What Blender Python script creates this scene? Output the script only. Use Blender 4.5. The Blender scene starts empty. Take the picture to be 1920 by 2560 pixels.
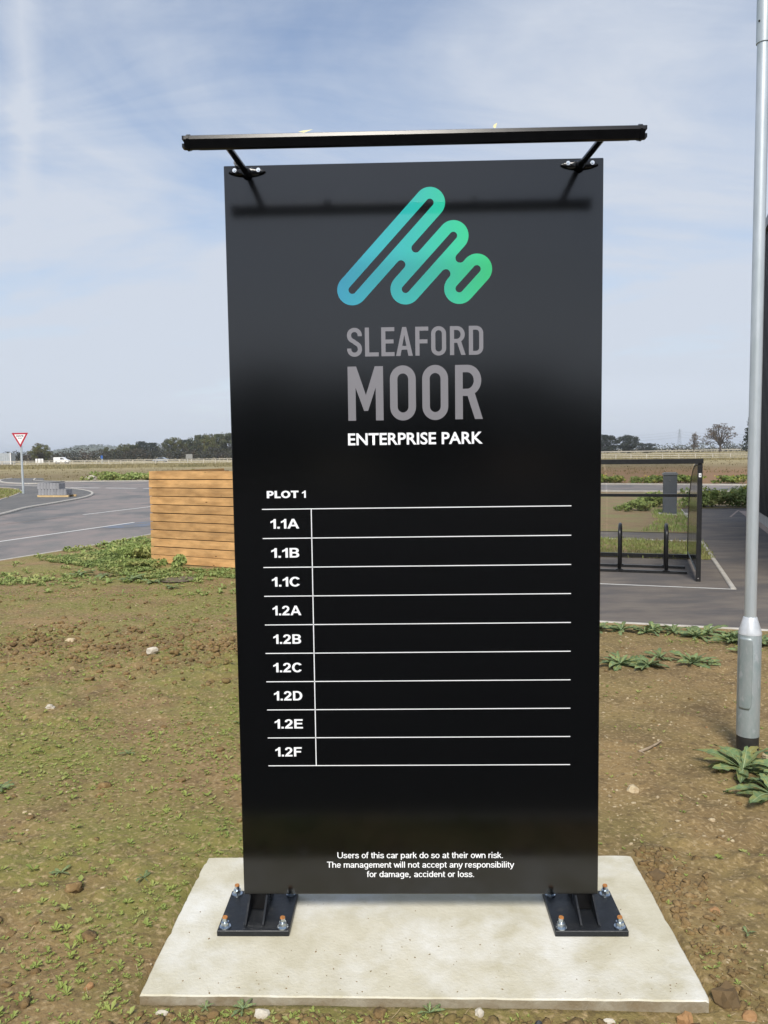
import bpy, math, random
from mathutils import Vector, Matrix, noise
R = math.radians
rnd = random.Random(11)
sc = bpy.context.scene
C = sc.collection

# ------------------------------------------------------------------ camera
CAM = Vector((-0.0581, -3.2353, 2.0056)); YAW, PITCH, ROLL = -0.0233, 0.0766, -0.0134
fw = Vector((math.sin(YAW)*math.cos(PITCH), math.cos(YAW)*math.cos(PITCH), -math.sin(PITCH)))
rt = Vector((math.cos(YAW), -math.sin(YAW), 0)); up = rt.cross(fw)
r2 = rt*math.cos(ROLL)+up*math.sin(ROLL); u2 = -rt*math.sin(ROLL)+up*math.cos(ROLL)
cam = bpy.data.cameras.new('camera'); cam_o = bpy.data.objects.new('camera', cam); C.objects.link(cam_o)
cam_o.matrix_world = Matrix(((r2.x, u2.x, -fw.x, CAM.x), (r2.y, u2.y, -fw.y, CAM.y), (r2.z, u2.z, -fw.z, CAM.z), (0, 0, 0, 1)))
cam.sensor_fit = 'VERTICAL'; cam.sensor_height = 36.0; cam.lens = 1952.43/2560*36.0
cam.clip_start = 0.05; cam.clip_end = 20000
sc.camera = cam_o

# ------------------------------------------------------------------ sky and sun
SUN_AZ, SUN_EL = R(184), R(47)          # from +Y clockwise: behind the viewer
world = bpy.data.worlds.new('World'); sc.world = world; world.use_nodes = True
nt = world.node_tree; N = nt.nodes; L = nt.links
for n in list(N): N.remove(n)
def nd(t, **k):
    n = N.new(t)
    for a, b in k.items(): setattr(n, a, b)
    return n
def mth(op, a, b=None, clamp=False):
    n = nd('ShaderNodeMath', operation=op, use_clamp=clamp)
    for i, v in enumerate((a, b)):
        if v is None: continue
        if hasattr(v, 'is_linked'): L.new(v, n.inputs[i])
        else: n.inputs[i].default_value = v
    return n.outputs[0]
def ramp(fac, stops):
    r = nd('ShaderNodeValToRGB'); L.new(fac, r.inputs[0]); e = r.color_ramp.elements
    while len(e) < len(stops): e.new(0.5)
    for i, (p, c) in enumerate(stops): e[i].position = p; e[i].color = (c, c, c, 1) if not isinstance(c, tuple) else c
    return r.outputs[0]
tc = nd('ShaderNodeTexCoord'); sep = nd('ShaderNodeSeparateXYZ'); L.new(tc.outputs['Generated'], sep.inputs[0])
zc = mth('ADD', mth('MAXIMUM', sep.outputs[2], 0.0), 0.17)
px = mth('DIVIDE', sep.outputs[0], zc); py = mth('DIVIDE', sep.outputs[1], zc)
comb = nd('ShaderNodeCombineXYZ'); L.new(px, comb.inputs[0]); L.new(py, comb.inputs[1])
def cloud(scale, rot, sx, sy, detail, rough, dist, seed):
    m = nd('ShaderNodeMapping'); L.new(comb.outputs[0], m.inputs[0]); m.inputs['Rotation'].default_value = (0, 0, R(rot)); m.inputs['Scale'].default_value = (sx, sy, 1); m.inputs['Location'].default_value = (seed, seed*.7, seed)
    t = nd('ShaderNodeTexNoise'); L.new(m.outputs[0], t.inputs['Vector']); t.inputs['Scale'].default_value = scale; t.inputs['Detail'].default_value = detail; t.inputs['Roughness'].default_value = rough; t.inputs['Distortion'].default_value = dist
    return t.outputs[0]
c1 = ramp(cloud(.62, 40, 1.0, 1.5, 8, .56, 1.0, 3.1), [(.38, 0.0), (.62, 1.0)])
c2 = ramp(cloud(1.5, -34, .75, 1.7, 9, .6, 1.2, 9.7), [(.38, 0.0), (.72, 1.0)])
# a thin contrail: a straight line in the cloud layer
d = mth('SUBTRACT', px, mth('MULTIPLY', py, -.470)); wob = cloud(1.6, 0, 1, 1, 5, .6, .4, 5.5)
d = mth('ABSOLUTE', mth('ADD', d, mth('MULTIPLY', mth('SUBTRACT', wob, .5), .10)))
trail = mth('MULTIPLY', mth('SUBTRACT', 1.0, mth('DIVIDE', d, .042), True), .36)
trail = mth('MULTIPLY', trail, ramp(mth('DIVIDE', py, 6.0), [(.26, 1.0), (.40, 0.0)]))
low = ramp(sep.outputs[2], [(0.0, .90), (.12, .58), (.42, .12)])           # veil thickens towards the horizon
fac = mth('ADD', mth('ADD', mth('MULTIPLY', c1, .62), mth('MULTIPLY', c2, .40)), mth('ADD', low, trail), True)
fac = mth('MULTIPLY', fac, .96)
sky = nd('ShaderNodeTexSky', sky_type='NISHITA', sun_disc=False, sun_elevation=SUN_EL, sun_rotation=SUN_AZ, altitude=20, air_density=1.0, dust_density=1.2, ozone_density=2.2)
lum = nd('ShaderNodeRGBToBW'); L.new(sky.outputs[0], lum.inputs[0])
cb = nd('ShaderNodeCombineColor'); base_l = mth('ADD', mth('MULTIPLY', mth('MAXIMUM', mth('SUBTRACT', lum.outputs[0], 5.5), 0.0), .8), 4.15)
for i_, k_ in enumerate((.98, 1.06, 1.20)): L.new(mth('MULTIPLY', base_l, k_), cb.inputs[i_])
mix = nd('ShaderNodeMix', data_type='RGBA'); L.new(fac, mix.inputs[0]); L.new(sky.outputs[0], mix.inputs[6]); L.new(cb.outputs[0], mix.inputs[7])
bg = nd('ShaderNodeBackground'); L.new(mix.outputs[2], bg.inputs[0]); bg.inputs[1].default_value = 0.098
wo = nd('ShaderNodeOutputWorld'); L.new(bg.outputs[0], wo.inputs[0])
sl = bpy.data.lights.new('sun', 'SUN'); sl.energy = 2.5; sl.angle = R(18); sl.color = (1, .94, .85)
so = bpy.data.objects.new('sun', sl); C.objects.link(so)
sd = Vector((math.sin(SUN_AZ)*math.cos(SUN_EL), math.cos(SUN_AZ)*math.cos(SUN_EL), math.sin(SUN_EL)))
so.rotation_euler = sd.to_track_quat('Z', 'Y').to_euler(); so.location = (8, -20, 20)
vs = sc.view_settings; vs.view_transform = 'Standard'; vs.look = 'None'; vs.gamma = 1; vs.use_curve_mapping = False; vs.exposure = 0.72

# ------------------------------------------------------------------ materials
def mat(name, c1, c2=None, scale=4.0, rough=.6, metal=0.0, bump=0.0, bscale=40, stretch=(1, 1, 1), spec=.5, lo=.35, hi=.65, coords='Object', c3=None, scale3=1.0, lo3=.5, hi3=.6, detail=6, dist=0.0, rvar=0.0, objvar=0.0, ior=1.45):
    m = bpy.data.materials.new(name); m.use_nodes = True
    nn, ll = m.node_tree.nodes, m.node_tree.links; b = nn['Principled BSDF']
    b.inputs['Roughness'].default_value = rough; b.inputs['Metallic'].default_value = metal; b.inputs['Specular IOR Level'].default_value = spec; b.inputs['IOR'].default_value = ior
    b.inputs['Base Color'].default_value = (*c1, 1)
    t = nn.new('ShaderNodeTexCoord'); mp = nn.new('ShaderNodeMapping'); ll.new(t.outputs[coords], mp.inputs[0]); mp.inputs['Scale'].default_value = stretch
    def nz(s, det=detail):
        x = nn.new('ShaderNodeTexNoise'); ll.new(mp.outputs[0], x.inputs['Vector']); x.inputs['Scale'].default_value = s; x.inputs['Detail'].default_value = det; x.inputs['Roughness'].default_value = .62; x.inputs['Distortion'].default_value = dist; return x.outputs[0]
    def rmp(f, a, bb):
        x = nn.new('ShaderNodeMapRange'); ll.new(f, x.inputs[0]); x.inputs[1].default_value = a; x.inputs[2].default_value = bb; return x.outputs[0]
    out = None
    if c2:
        n0 = nz(scale); f = rmp(n0, lo, hi); x = nn.new('ShaderNodeMix'); x.data_type = 'RGBA'; ll.new(f, x.inputs[0]); x.inputs[6].default_value = (*c1, 1); x.inputs[7].default_value = (*c2, 1); out = x.outputs[2]
        if rvar:
            rr = rmp(n0, .3, .7); ad = nn.new('ShaderNodeMath'); ad.operation = 'MULTIPLY_ADD'; ll.new(rr, ad.inputs[0]); ad.inputs[1].default_value = rvar; ad.inputs[2].default_value = rough; ll.new(ad.outputs[0], b.inputs['Roughness'])
    if c3:
        f = rmp(nz(scale3), lo3, hi3); x = nn.new('ShaderNodeMix'); x.data_type = 'RGBA'; ll.new(f, x.inputs[0]); ll.new(out, x.inputs[6]); x.inputs[7].default_value = (*c3, 1); out = x.outputs[2]
    if objvar and out:
        oi = nn.new('ShaderNodeObjectInfo'); h = nn.new('ShaderNodeHueSaturation'); v = nn.new('ShaderNodeMapRange'); ll.new(oi.outputs['Random'], v.inputs[0]); v.inputs[3].default_value = 1-objvar; v.inputs[4].default_value = 1+objvar
        ll.new(v.outputs[0], h.inputs['Value']); ll.new(out, h.inputs['Color']); out = h.outputs[0]
    if out: ll.new(out, b.inputs['Base Color'])
    if bump:
        bn = nn.new('ShaderNodeBump'); bn.inputs['Strength'].default_value = bump; bn.inputs['Distance'].default_value = .01; ll.new(nz(bscale, 5), bn.inputs['Height']); ll.new(bn.outputs[0], b.inputs['Normal'])
    return m
M = {}
M['panel'] = mat('panel_black', (.0008, .0010, .0013), rough=.14, ior=1.64)
M['black'] = mat('black_paint', (.003, .003, .0035), (.005, .005, .0055), 30, rough=.2, ior=1.42)
M['blackplate'] = mat('black_plate', (.010, .012, .015), (.05, .05, .05), 14, rough=.3, bump=.12, bscale=50, lo=.58, hi=.8, rvar=.25)
M['frame'] = mat('shelter_black', (.010, .010, .011), (.02, .02, .02), 20, rough=.35)
M['white'] = mat('white_vinyl', (.85, .86, .87), rough=.35)
M['silver'] = mat('grey_vinyl', (.205, .198, .21), rough=.22, ior=1.7)
M['zinc'] = mat('zinc_bolt', (.62, .68, .72), (.45, .5, .55), 60, rough=.28, metal=1.0)
M['rust'] = mat('orange_end', (.48, .20, .055), (.30, .13, .04), 80, rough=.7)
M['screw'] = mat('bright_screw', (.75, .75, .74), rough=.25, metal=1.0)
M['galv'] = mat('galvanised', (.66, .70, .72), (.52, .57, .59), 9, rough=.33, metal=.55, bump=.06, bscale=30, stretch=(1, 1, .25), rvar=.15, c3=(.42, .48, .47), scale3=3.0, lo3=.5, hi3=.7)
M['galv2'] = mat('galvanised_base', (.42, .45, .46), (.30, .36, .36), 14, rough=.4, metal=.5, bump=.08, bscale=40, stretch=(1, 1, .4), rvar=.15, c3=(.44, .47, .48), scale3=26, lo3=.58, hi3=.66)
M['galv3'] = mat('zinc_cone', (.74, .76, .78), (.6, .63, .65), 14, rough=.4, metal=.45, bump=.05)
M['band'] = mat('black_band', (.014, .014, .014), (.03, .028, .024), 20, rough=.55)
M['concrete'] = mat('slab_concrete', (.57, .54, .43), (.44, .405, .285), 4.0, rough=.85, bump=.3, bscale=70, c3=(.66, .65, .59), scale3=2.4, lo3=.46, hi3=.66, detail=12, lo=.38, hi=.68)
M['soil'] = None
M['asphalt'] = mat('asphalt', (.165, .162, .155), (.245, .205, .190), 1.1, rough=.9, bump=.5, bscale=90, c3=(.128, .130, .130), scale3=.45, lo3=.5, hi3=.62, detail=10, stretch=(1, .6, 1))
M['asphalt_r'] = mat('asphalt_dusty', (.125, .108, .097), (.175, .152, .126), 1.5, rough=.9, bump=.5, bscale=90, stretch=(1.0, 2.6, 1), c3=(.098, .09, .086), scale3=.6, lo3=.45, hi3=.6, detail=9)
M['footway'] = mat('asphalt_footway', (.10, .103, .103), (.155, .146, .136), .9, rough=.9, bump=.5, bscale=90, detail=9)
M['kerb'] = mat('kerb_concrete', (.46, .44, .40), (.36, .335, .29), 5, rough=.85, bump=.2, bscale=50)
M['line'] = mat('road_paint', (.70, .70, .67), (.5, .49, .46), 6, rough=.7, lo=.5, hi=.75)
M['blue'] = mat('blue_paint', (.135, .165, .22), (.16, .157, .152), 2.2, rough=.8, lo=.40, hi=.58)
M['wood'] = mat('fence_timber', (.55, .325, .135), (.42, .235, .09), 1.6, rough=.68, bump=.15, bscale=8, stretch=(1.2, 1.2, 9), c3=(.24, .105, .035), scale3=3.2, lo3=.66, hi3=.74, objvar=.22, detail=7)
def knots(m):
    nn, ll = m.node_tree.nodes, m.node_tree.links; b = nn['Principled BSDF']; src = b.inputs['Base Color'].links[0].from_socket
    t = nn.new('ShaderNodeTexCoord'); oi = nn.new('ShaderNodeObjectInfo'); mp = nn.new('ShaderNodeMapping'); ll.new(t.outputs['Object'], mp.inputs[0]); mp.inputs['Scale'].default_value = (1.9, 1, 5.2)
    cx = nn.new('ShaderNodeCombineXYZ'); ml = nn.new('ShaderNodeMath'); ml.operation = 'MULTIPLY'; ll.new(oi.outputs['Random'], ml.inputs[0]); ml.inputs[1].default_value = 60; ll.new(ml.outputs[0], cx.inputs[0]); ll.new(ml.outputs[0], cx.inputs[2]); ll.new(cx.outputs[0], mp.inputs['Location'])
    v = nn.new('ShaderNodeTexVoronoi'); ll.new(mp.outputs[0], v.inputs['Vector']); v.inputs['Scale'].default_value = 1.35
    r = nn.new('ShaderNodeMapRange'); ll.new(v.outputs['Distance'], r.inputs[0]); r.inputs[1].default_value = .085; r.inputs[2].default_value = .045
    k = nn.new('ShaderNodeMix'); k.data_type = 'RGBA'; ll.new(r.outputs[0], k.inputs[0]); ll.new(src, k.inputs[6]); k.inputs[7].default_value = (.085, .035, .012, 1)
    n2 = nn.new('ShaderNodeTexNoise'); ll.new(mp.outputs[0], n2.inputs['Vector']); n2.inputs['Scale'].default_value = 1.6; n2.inputs['Detail'].default_value = 3
    r2 = nn.new('ShaderNodeMapRange'); ll.new(n2.outputs[0], r2.inputs[0]); r2.inputs[1].default_value = .35; r2.inputs[2].default_value = .7; r2.inputs[3].default_value = .78; r2.inputs[4].default_value = 1.22
    h = nn.new('ShaderNodeHueSaturation'); ll.new(k.outputs[2], h.inputs['Color']); ll.new(r2.outputs[0], h.inputs['Value']); ll.new(h.outputs[0], b.inputs['Base Color'])
knots(M['wood'])
M['woodpost'] = mat('post_timber', (.22, .12, .05), (.15, .08, .035), 3, rough=.75, stretch=(6, 6, 1))
M['pallet'] = mat('pallet_timber', (.62, .46, .24), (.5, .35, .17), 4, rough=.75)
M['block'] = mat('concrete_block', (.30, .30, .31), (.22, .22, .23), 6, rough=.9, bump=.2, objvar=.12)
M['cab'] = mat('cabinet_grey', (.075, .085, .10), (.09, .10, .115), 6, rough=.45)
M['cabtop'] = mat('cabinet_cap', (.15, .165, .185), rough=.4)
M['clad'] = mat('cladding', (.010, .011, .013), (.014, .015, .017), 2, rough=.5, spec=.25)
M['cladtrim'] = mat('cladding_trim', (.09, .10, .115), rough=.4)
M['brickpave'] = mat('paving_strip', (.42, .33, .27), (.33, .25, .2), 4, rough=.9)
M['red'] = mat('sign_red', (.42, .012, .03), rough=.35)
M['signwhite'] = mat('sign_white', (.8, .8, .8), rough=.35)
M['ink'] = mat('sign_black', (.02, .02, .02), rough=.5)
M['signblue'] = mat('sign_blue', (.03, .11, .36), rough=.4)
M['signback'] = mat('sign_back_grey', (.24, .24, .23), rough=.5)
M['vanwhite'] = mat('van_white', (.8, .81, .82), rough=.25)
M['carsilver'] = mat('car_silver', (.36, .40, .46), rough=.25, metal=.5)
M['glassdark'] = mat('vehicle_glass', (.015, .02, .025), rough=.1)
M['tyre'] = mat('tyre', (.015, .015, .015), rough=.8)
M['container'] = mat('container_grey', (.40, .43, .46), (.33, .36, .38), 1.5, rough=.5)
M['rail'] = mat('weathered_rail', (.60, .56, .47), (.46, .42, .35), 2, rough=.85)
M['pylon'] = mat('pylon_steel', (.22, .24, .25), rough=.6)
M['bark'] = mat('bark', (.085, .065, .048), (.05, .04, .03), 6, rough=.95, bump=.5, bscale=12)
def leafmat(name, c1, c2, scale=.6, objvar=.12, trans=.25, stretch=(1, 1, 1), c3=None, scale3=1):
    m = mat(name, c1, c2, scale, rough=.6, objvar=objvar, spec=.3, stretch=stretch, c3=c3, scale3=scale3, lo3=.52, hi3=.62)
    nn, ll = m.node_tree.nodes, m.node_tree.links; b = nn['Principled BSDF']; o = nn['Material Output']
    tr = nn.new('ShaderNodeBsdfTranslucent'); mx = nn.new('ShaderNodeMixShader'); mx.inputs[0].default_value = trans
    src = b.inputs['Base Color'].links[0].from_socket; ll.new(src, tr.inputs[0]); ll.new(b.outputs[0], mx.inputs[1]); ll.new(tr.outputs[0], mx.inputs[2]); ll.new(mx.outputs[0], o.inputs[0])
    return m
M['leaf_wood'] = leafmat('leaf_woodland', (.105, .118, .055), (.068, .080, .042), .35, c3=(.14, .125, .07), scale3=.5)
M['leaf_olive'] = leafmat('leaf_olive', (.145, .15, .045), (.09, .10, .038), .4, c3=(.12, .09, .04), scale3=.6)
M['leaf_dark'] = leafmat('leaf_dark', (.056, .066, .046), (.038, .047, .034), .4)
M['leaf_brown'] = leafmat('leaf_brown', (.15, .105, .065), (.095, .075, .045), .7)
M['leaf_conifer'] = leafmat('leaf_conifer', (.032, .046, .024), (.02, .03, .018), .6)
M['leaf_hedge'] = leafmat('leaf_hedge', (.065, .062, .042), (.04, .044, .03), .12, c3=(.095, .072, .05), scale3=.16)
M['weed'] = leafmat('leaf_weed', (.31, .37, .12), (.21, .285, .085), 3.0, c3=(.41, .41, .15), scale3=2.0)
M['weed_y'] = leafmat('leaf_weed_pale', (.20, .25, .06), (.12, .18, .05), 2.0, c3=(.28, .27, .07), scale3=1.4)
M['rosette'] = leafmat('leaf_rosette', (.185, .265, .125), (.12, .195, .085), 9.0, objvar=.25, c3=(.25, .275, .10), scale3=4)
M['vein'] = mat('leaf_vein', (.3, .38, .2), rough=.6)
M['deadleaf'] = leafmat('leaf_dying', (.32, .30, .10), (.24, .22, .08), 9.0)
M['seedling'] = leafmat('leaf_seedling', (.29, .33, .085), (.20, .26, .065), 2.2, c3=(.30, .32, .11), scale3=5)
M['flower'] = mat('yellow_flower', (.75, .62, .03), rough=.6)
M['drygrass'] = leafmat('dry_grass', (.37, .31, .165), (.28, .24, .12), .15, c3=(.22, .20, .095), scale3=.1)
M['stubble'] = leafmat('stubble', (.23, .185, .085), (.17, .14, .06), .15)
M['greengrass'] = leafmat('green_grass', (.21, .265, .075), (.29, .28, .11), 1.2, c3=(.25, .21, .10), scale3=.9)
M['stone'] = mat('pale_stone', (.50, .42, .27), (.36, .27, .16), 25, rough=.8, objvar=.12)
M['stone_o'] = mat('orange_stone', (.36, .20, .085), (.27, .15, .065), 20, rough=.75)
M['stone_b'] = mat('brown_stone', (.15, .098, .045), (.105, .07, .032), 12, rough=.9, bump=.3, bscale=30)
M['stone_w'] = mat('white_stone', (.56, .52, .43), (.42, .37, .29), 20, rough=.7)
M['stone_k'] = mat('dark_stone', (.03, .033, .04), (.05, .05, .055), 20, rough=.6)
M['twig'] = mat('twig', (.34, .27, .19), (.24, .18, .12), 20, rough=.9)
M['tape'] = mat('masking_tape', (.66, .60, .33), rough=.6)
M['manhole'] = mat('manhole_iron', (.17, .13, .085), (.12, .10, .07), 8, rough=.8, bump=.3, bscale=30)
M['hill'] = mat('hill', (.07, .085, .045), (.10, .105, .055), .012, rough=1.0, bump=1.0, bscale=.06)

# soil with moss: colour by noise only
def soilmat(name, base, dark, light, moss, mlo, mhi):
    m = mat(name, base, dark, 2.0, rough=.95, bump=1.0, bscale=55, c3=moss, scale3=.9, lo3=mlo, hi3=mhi, detail=10, lo=.42, hi=.72)
    nn, ll = m.node_tree.nodes, m.node_tree.links; b = nn['Principled BSDF']; src = b.inputs['Base Color'].links[0].from_socket
    t = nn.new('ShaderNodeTexCoord')
    x = nn.new('ShaderNodeTexNoise'); ll.new(t.outputs['Object'], x.inputs['Vector']); x.inputs['Scale'].default_value = 38; x.inputs['Detail'].default_value = 5
    r = nn.new('ShaderNodeMapRange'); ll.new(x.outputs[0], r.inputs[0]); r.inputs[1].default_value = .52; r.inputs[2].default_value = .72
    k = nn.new('ShaderNodeMix'); k.data_type = 'RGBA'; ll.new(r.outputs[0], k.inputs[0]); ll.new(src, k.inputs[6]); k.inputs[7].default_value = (*light, 1)
    y = nn.new('ShaderNodeTexNoise'); ll.new(t.outputs['Object'], y.inputs['Vector']); y.inputs['Scale'].default_value = 24; y.inputs['Detail'].default_value = 6
    r2_ = nn.new('ShaderNodeMapRange'); ll.new(y.outputs[0], r2_.inputs[0]); r2_.inputs[1].default_value = .55; r2_.inputs[2].default_value = .78
    k2 = nn.new('ShaderNodeMix'); k2.data_type = 'RGBA'; ll.new(r2_.outputs[0], k2.inputs[0]); ll.new(k.outputs[2], k2.inputs[6]); k2.inputs[7].default_value = (dark[0]*.8, dark[1]*.8, dark[2]*.8, 1)
    ll.new(k2.outputs[2], b.inputs['Base Color'])
    return m
M['soil'] = soilmat('verge_soil', (.255, .174, .074), (.118, .078, .034), (.39, .29, .15), (.185, .170, .046), .42, .58)
def drier_right(m):
    nn, ll = m.node_tree.nodes, m.node_tree.links
    for n in nn:
        if n.type == 'MIX' and abs(n.inputs[7].default_value[0]-.185) < 1e-4:
            src = n.inputs[0].links[0].from_socket; t = nn.new('ShaderNodeTexCoord'); sp_ = nn.new('ShaderNodeSeparateXYZ'); ll.new(t.outputs['Object'], sp_.inputs[0]); r = nn.new('ShaderNodeMapRange'); ll.new(sp_.outputs[0], r.inputs[0]); r.inputs[1].default_value = -.6; r.inputs[2].default_value = 1.4; r.inputs[3].default_value = 1.0; r.inputs[4].default_value = .25
            ml = nn.new('ShaderNodeMath'); ml.operation = 'MULTIPLY'; ll.new(src, ml.inputs[0]); ll.new(r.outputs[0], ml.inputs[1]); ll.new(ml.outputs[0], n.inputs[0])
drier_right(M['soil'])
M['clod'] = soilmat('clod_earth', (.215, .138, .056), (.115, .073, .030), (.31, .215, .10), (.17, .135, .045), .5, .7)
M['bedsoil'] = soilmat('bed_soil', (.235, .165, .085), (.17, .115, .06), (.32, .24, .14), (.19, .18, .07), .46, .6)
def groundmat():
    m = mat('field', (.205, .155, .072), (.155, .11, .052), .035, rough=1.0, c3=(.20, .175, .075), scale3=.02, lo3=.45, hi3=.6, stretch=(.35, 1, 1), bump=.8, bscale=1.5)
    nn, ll = m.node_tree.nodes, m.node_tree.links; b = nn['Principled BSDF']; src = b.inputs['Base Color'].links[0].from_socket
    g = nn.new('ShaderNodeNewGeometry'); s = nn.new('ShaderNodeSeparateXYZ'); ll.new(g.outputs['Position'], s.inputs[0])
    x = nn.new('ShaderNodeTexNoise'); ll.new(g.outputs['Position'], x.inputs['Vector']); x.inputs['Scale'].default_value = .03; x.inputs['Detail'].default_value = 6
    a = nn.new('ShaderNodeMath'); a.operation = 'MULTIPLY_ADD'; ll.new(x.outputs[0], a.inputs[0]); a.inputs[1].default_value = 50; ll.new(s.outputs[1], a.inputs[2])
    r = nn.new('ShaderNodeMapRange'); ll.new(a.outputs[0], r.inputs[0]); r.inputs[1].default_value = 112; r.inputs[2].default_value = 150     # rough dry grass beyond the worked soil
    k = nn.new('ShaderNodeMix'); k.data_type = 'RGBA'; ll.new(r.outputs[0], k.inputs[0]); ll.new(src, k.inputs[6]); k.inputs[7].default_value = (.29, .24, .12, 1)
    rx = nn.new('ShaderNodeMapRange'); ll.new(s.outputs[0], rx.inputs[0]); rx.inputs[1].default_value = -8; rx.inputs[2].default_value = 12; ry = nn.new('ShaderNodeMapRange'); ll.new(a.outputs[0], ry.inputs[0]); ry.inputs[1].default_value = 120; ry.inputs[2].default_value = 95
    mm = nn.new('ShaderNodeMath'); mm.operation = 'MULTIPLY'; ll.new(rx.outputs[0], mm.inputs[0]); ll.new(ry.outputs[0], mm.inputs[1])      # freshly turned brown soil on the right hand plot
    k2 = nn.new('ShaderNodeMix'); k2.data_type = 'RGBA'; ll.new(mm.outputs[0], k2.inputs[0]); ll.new(k.outputs[2], k2.inputs[6]); k2.inputs[7].default_value = (.205, .118, .055, 1)
    ll.new(k2.outputs[2], b.inputs['Base Color']); return m
M['ground'] = groundmat()
def logomat():
    m = mat('logo_gradient', (.06, .5, .6), rough=.05, ior=1.6); nn, ll = m.node_tree.nodes, m.node_tree.links; b = nn['Principled BSDF']
    g = nn.new('ShaderNodeTexCoord'); s = nn.new('ShaderNodeSeparateXYZ'); ll.new(g.outputs['Object'], s.inputs[0])
    a = nn.new('ShaderNodeMath'); a.operation = 'MULTIPLY_ADD'; ll.new(s.outputs[0], a.inputs[0]); a.inputs[1].default_value = 1.45; a.inputs[2].default_value = .5
    r = nn.new('ShaderNodeValToRGB'); ll.new(a.outputs[0], r.inputs[0]); e = r.color_ramp.elements
    e[0].position = .05; e[0].color = (.034, .34, .49, 1); e[1].position = .95; e[1].color = (.032, .60, .21, 1); k = e.new(.5); k.color = (.032, .45, .40, 1)
    ll.new(r.outputs[0], b.inputs['Base Color']); return m
M['logo'] = logomat()
def glassmat(name, tint, amt):
    m = bpy.data.materials.new(name); m.use_nodes = True; nn, ll = m.node_tree.nodes, m.node_tree.links; o = nn['Material Output']; nn.remove(nn['Principled BSDF'])
    t = nn.new('ShaderNodeBsdfTransparent'); t.inputs[0].default_value = (*tint, 1); g = nn.new('ShaderNodeBsdfGlossy'); g.inputs['Roughness'].default_value = .12; g.inputs[0].default_value = (.9, .9, .9, 1)
    f = nn.new('ShaderNodeLayerWeight'); f.inputs[0].default_value = .5; mx = nn.new('ShaderNodeMixShader'); pw = nn.new('ShaderNodeMath'); pw.operation = 'POWER'; ll.new(f.outputs['Facing'], pw.inputs[0]); pw.inputs[1].default_value = 5
    ml = nn.new('ShaderNodeMath'); ml.operation = 'MULTIPLY_ADD'; ll.new(pw.outputs[0], ml.inputs[0]); ml.inputs[1].default_value = amt; ml.inputs[2].default_value = .05
    ll.new(ml.outputs[0], mx.inputs[0]); ll.new(t.outputs[0], mx.inputs[1]); ll.new(g.outputs[0], mx.inputs[2]); ll.new(mx.outputs[0], o.inputs[0]); return m
M['acrylic'] = glassmat('clear_acrylic', (.92, .94, .93), .6)
M['acrylic_roof'] = glassmat('roof_acrylic', (.84, .85, .85), .6)
M['pane_dark'] = glassmat('side_pane', (.35, .36, .38), .8)

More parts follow.
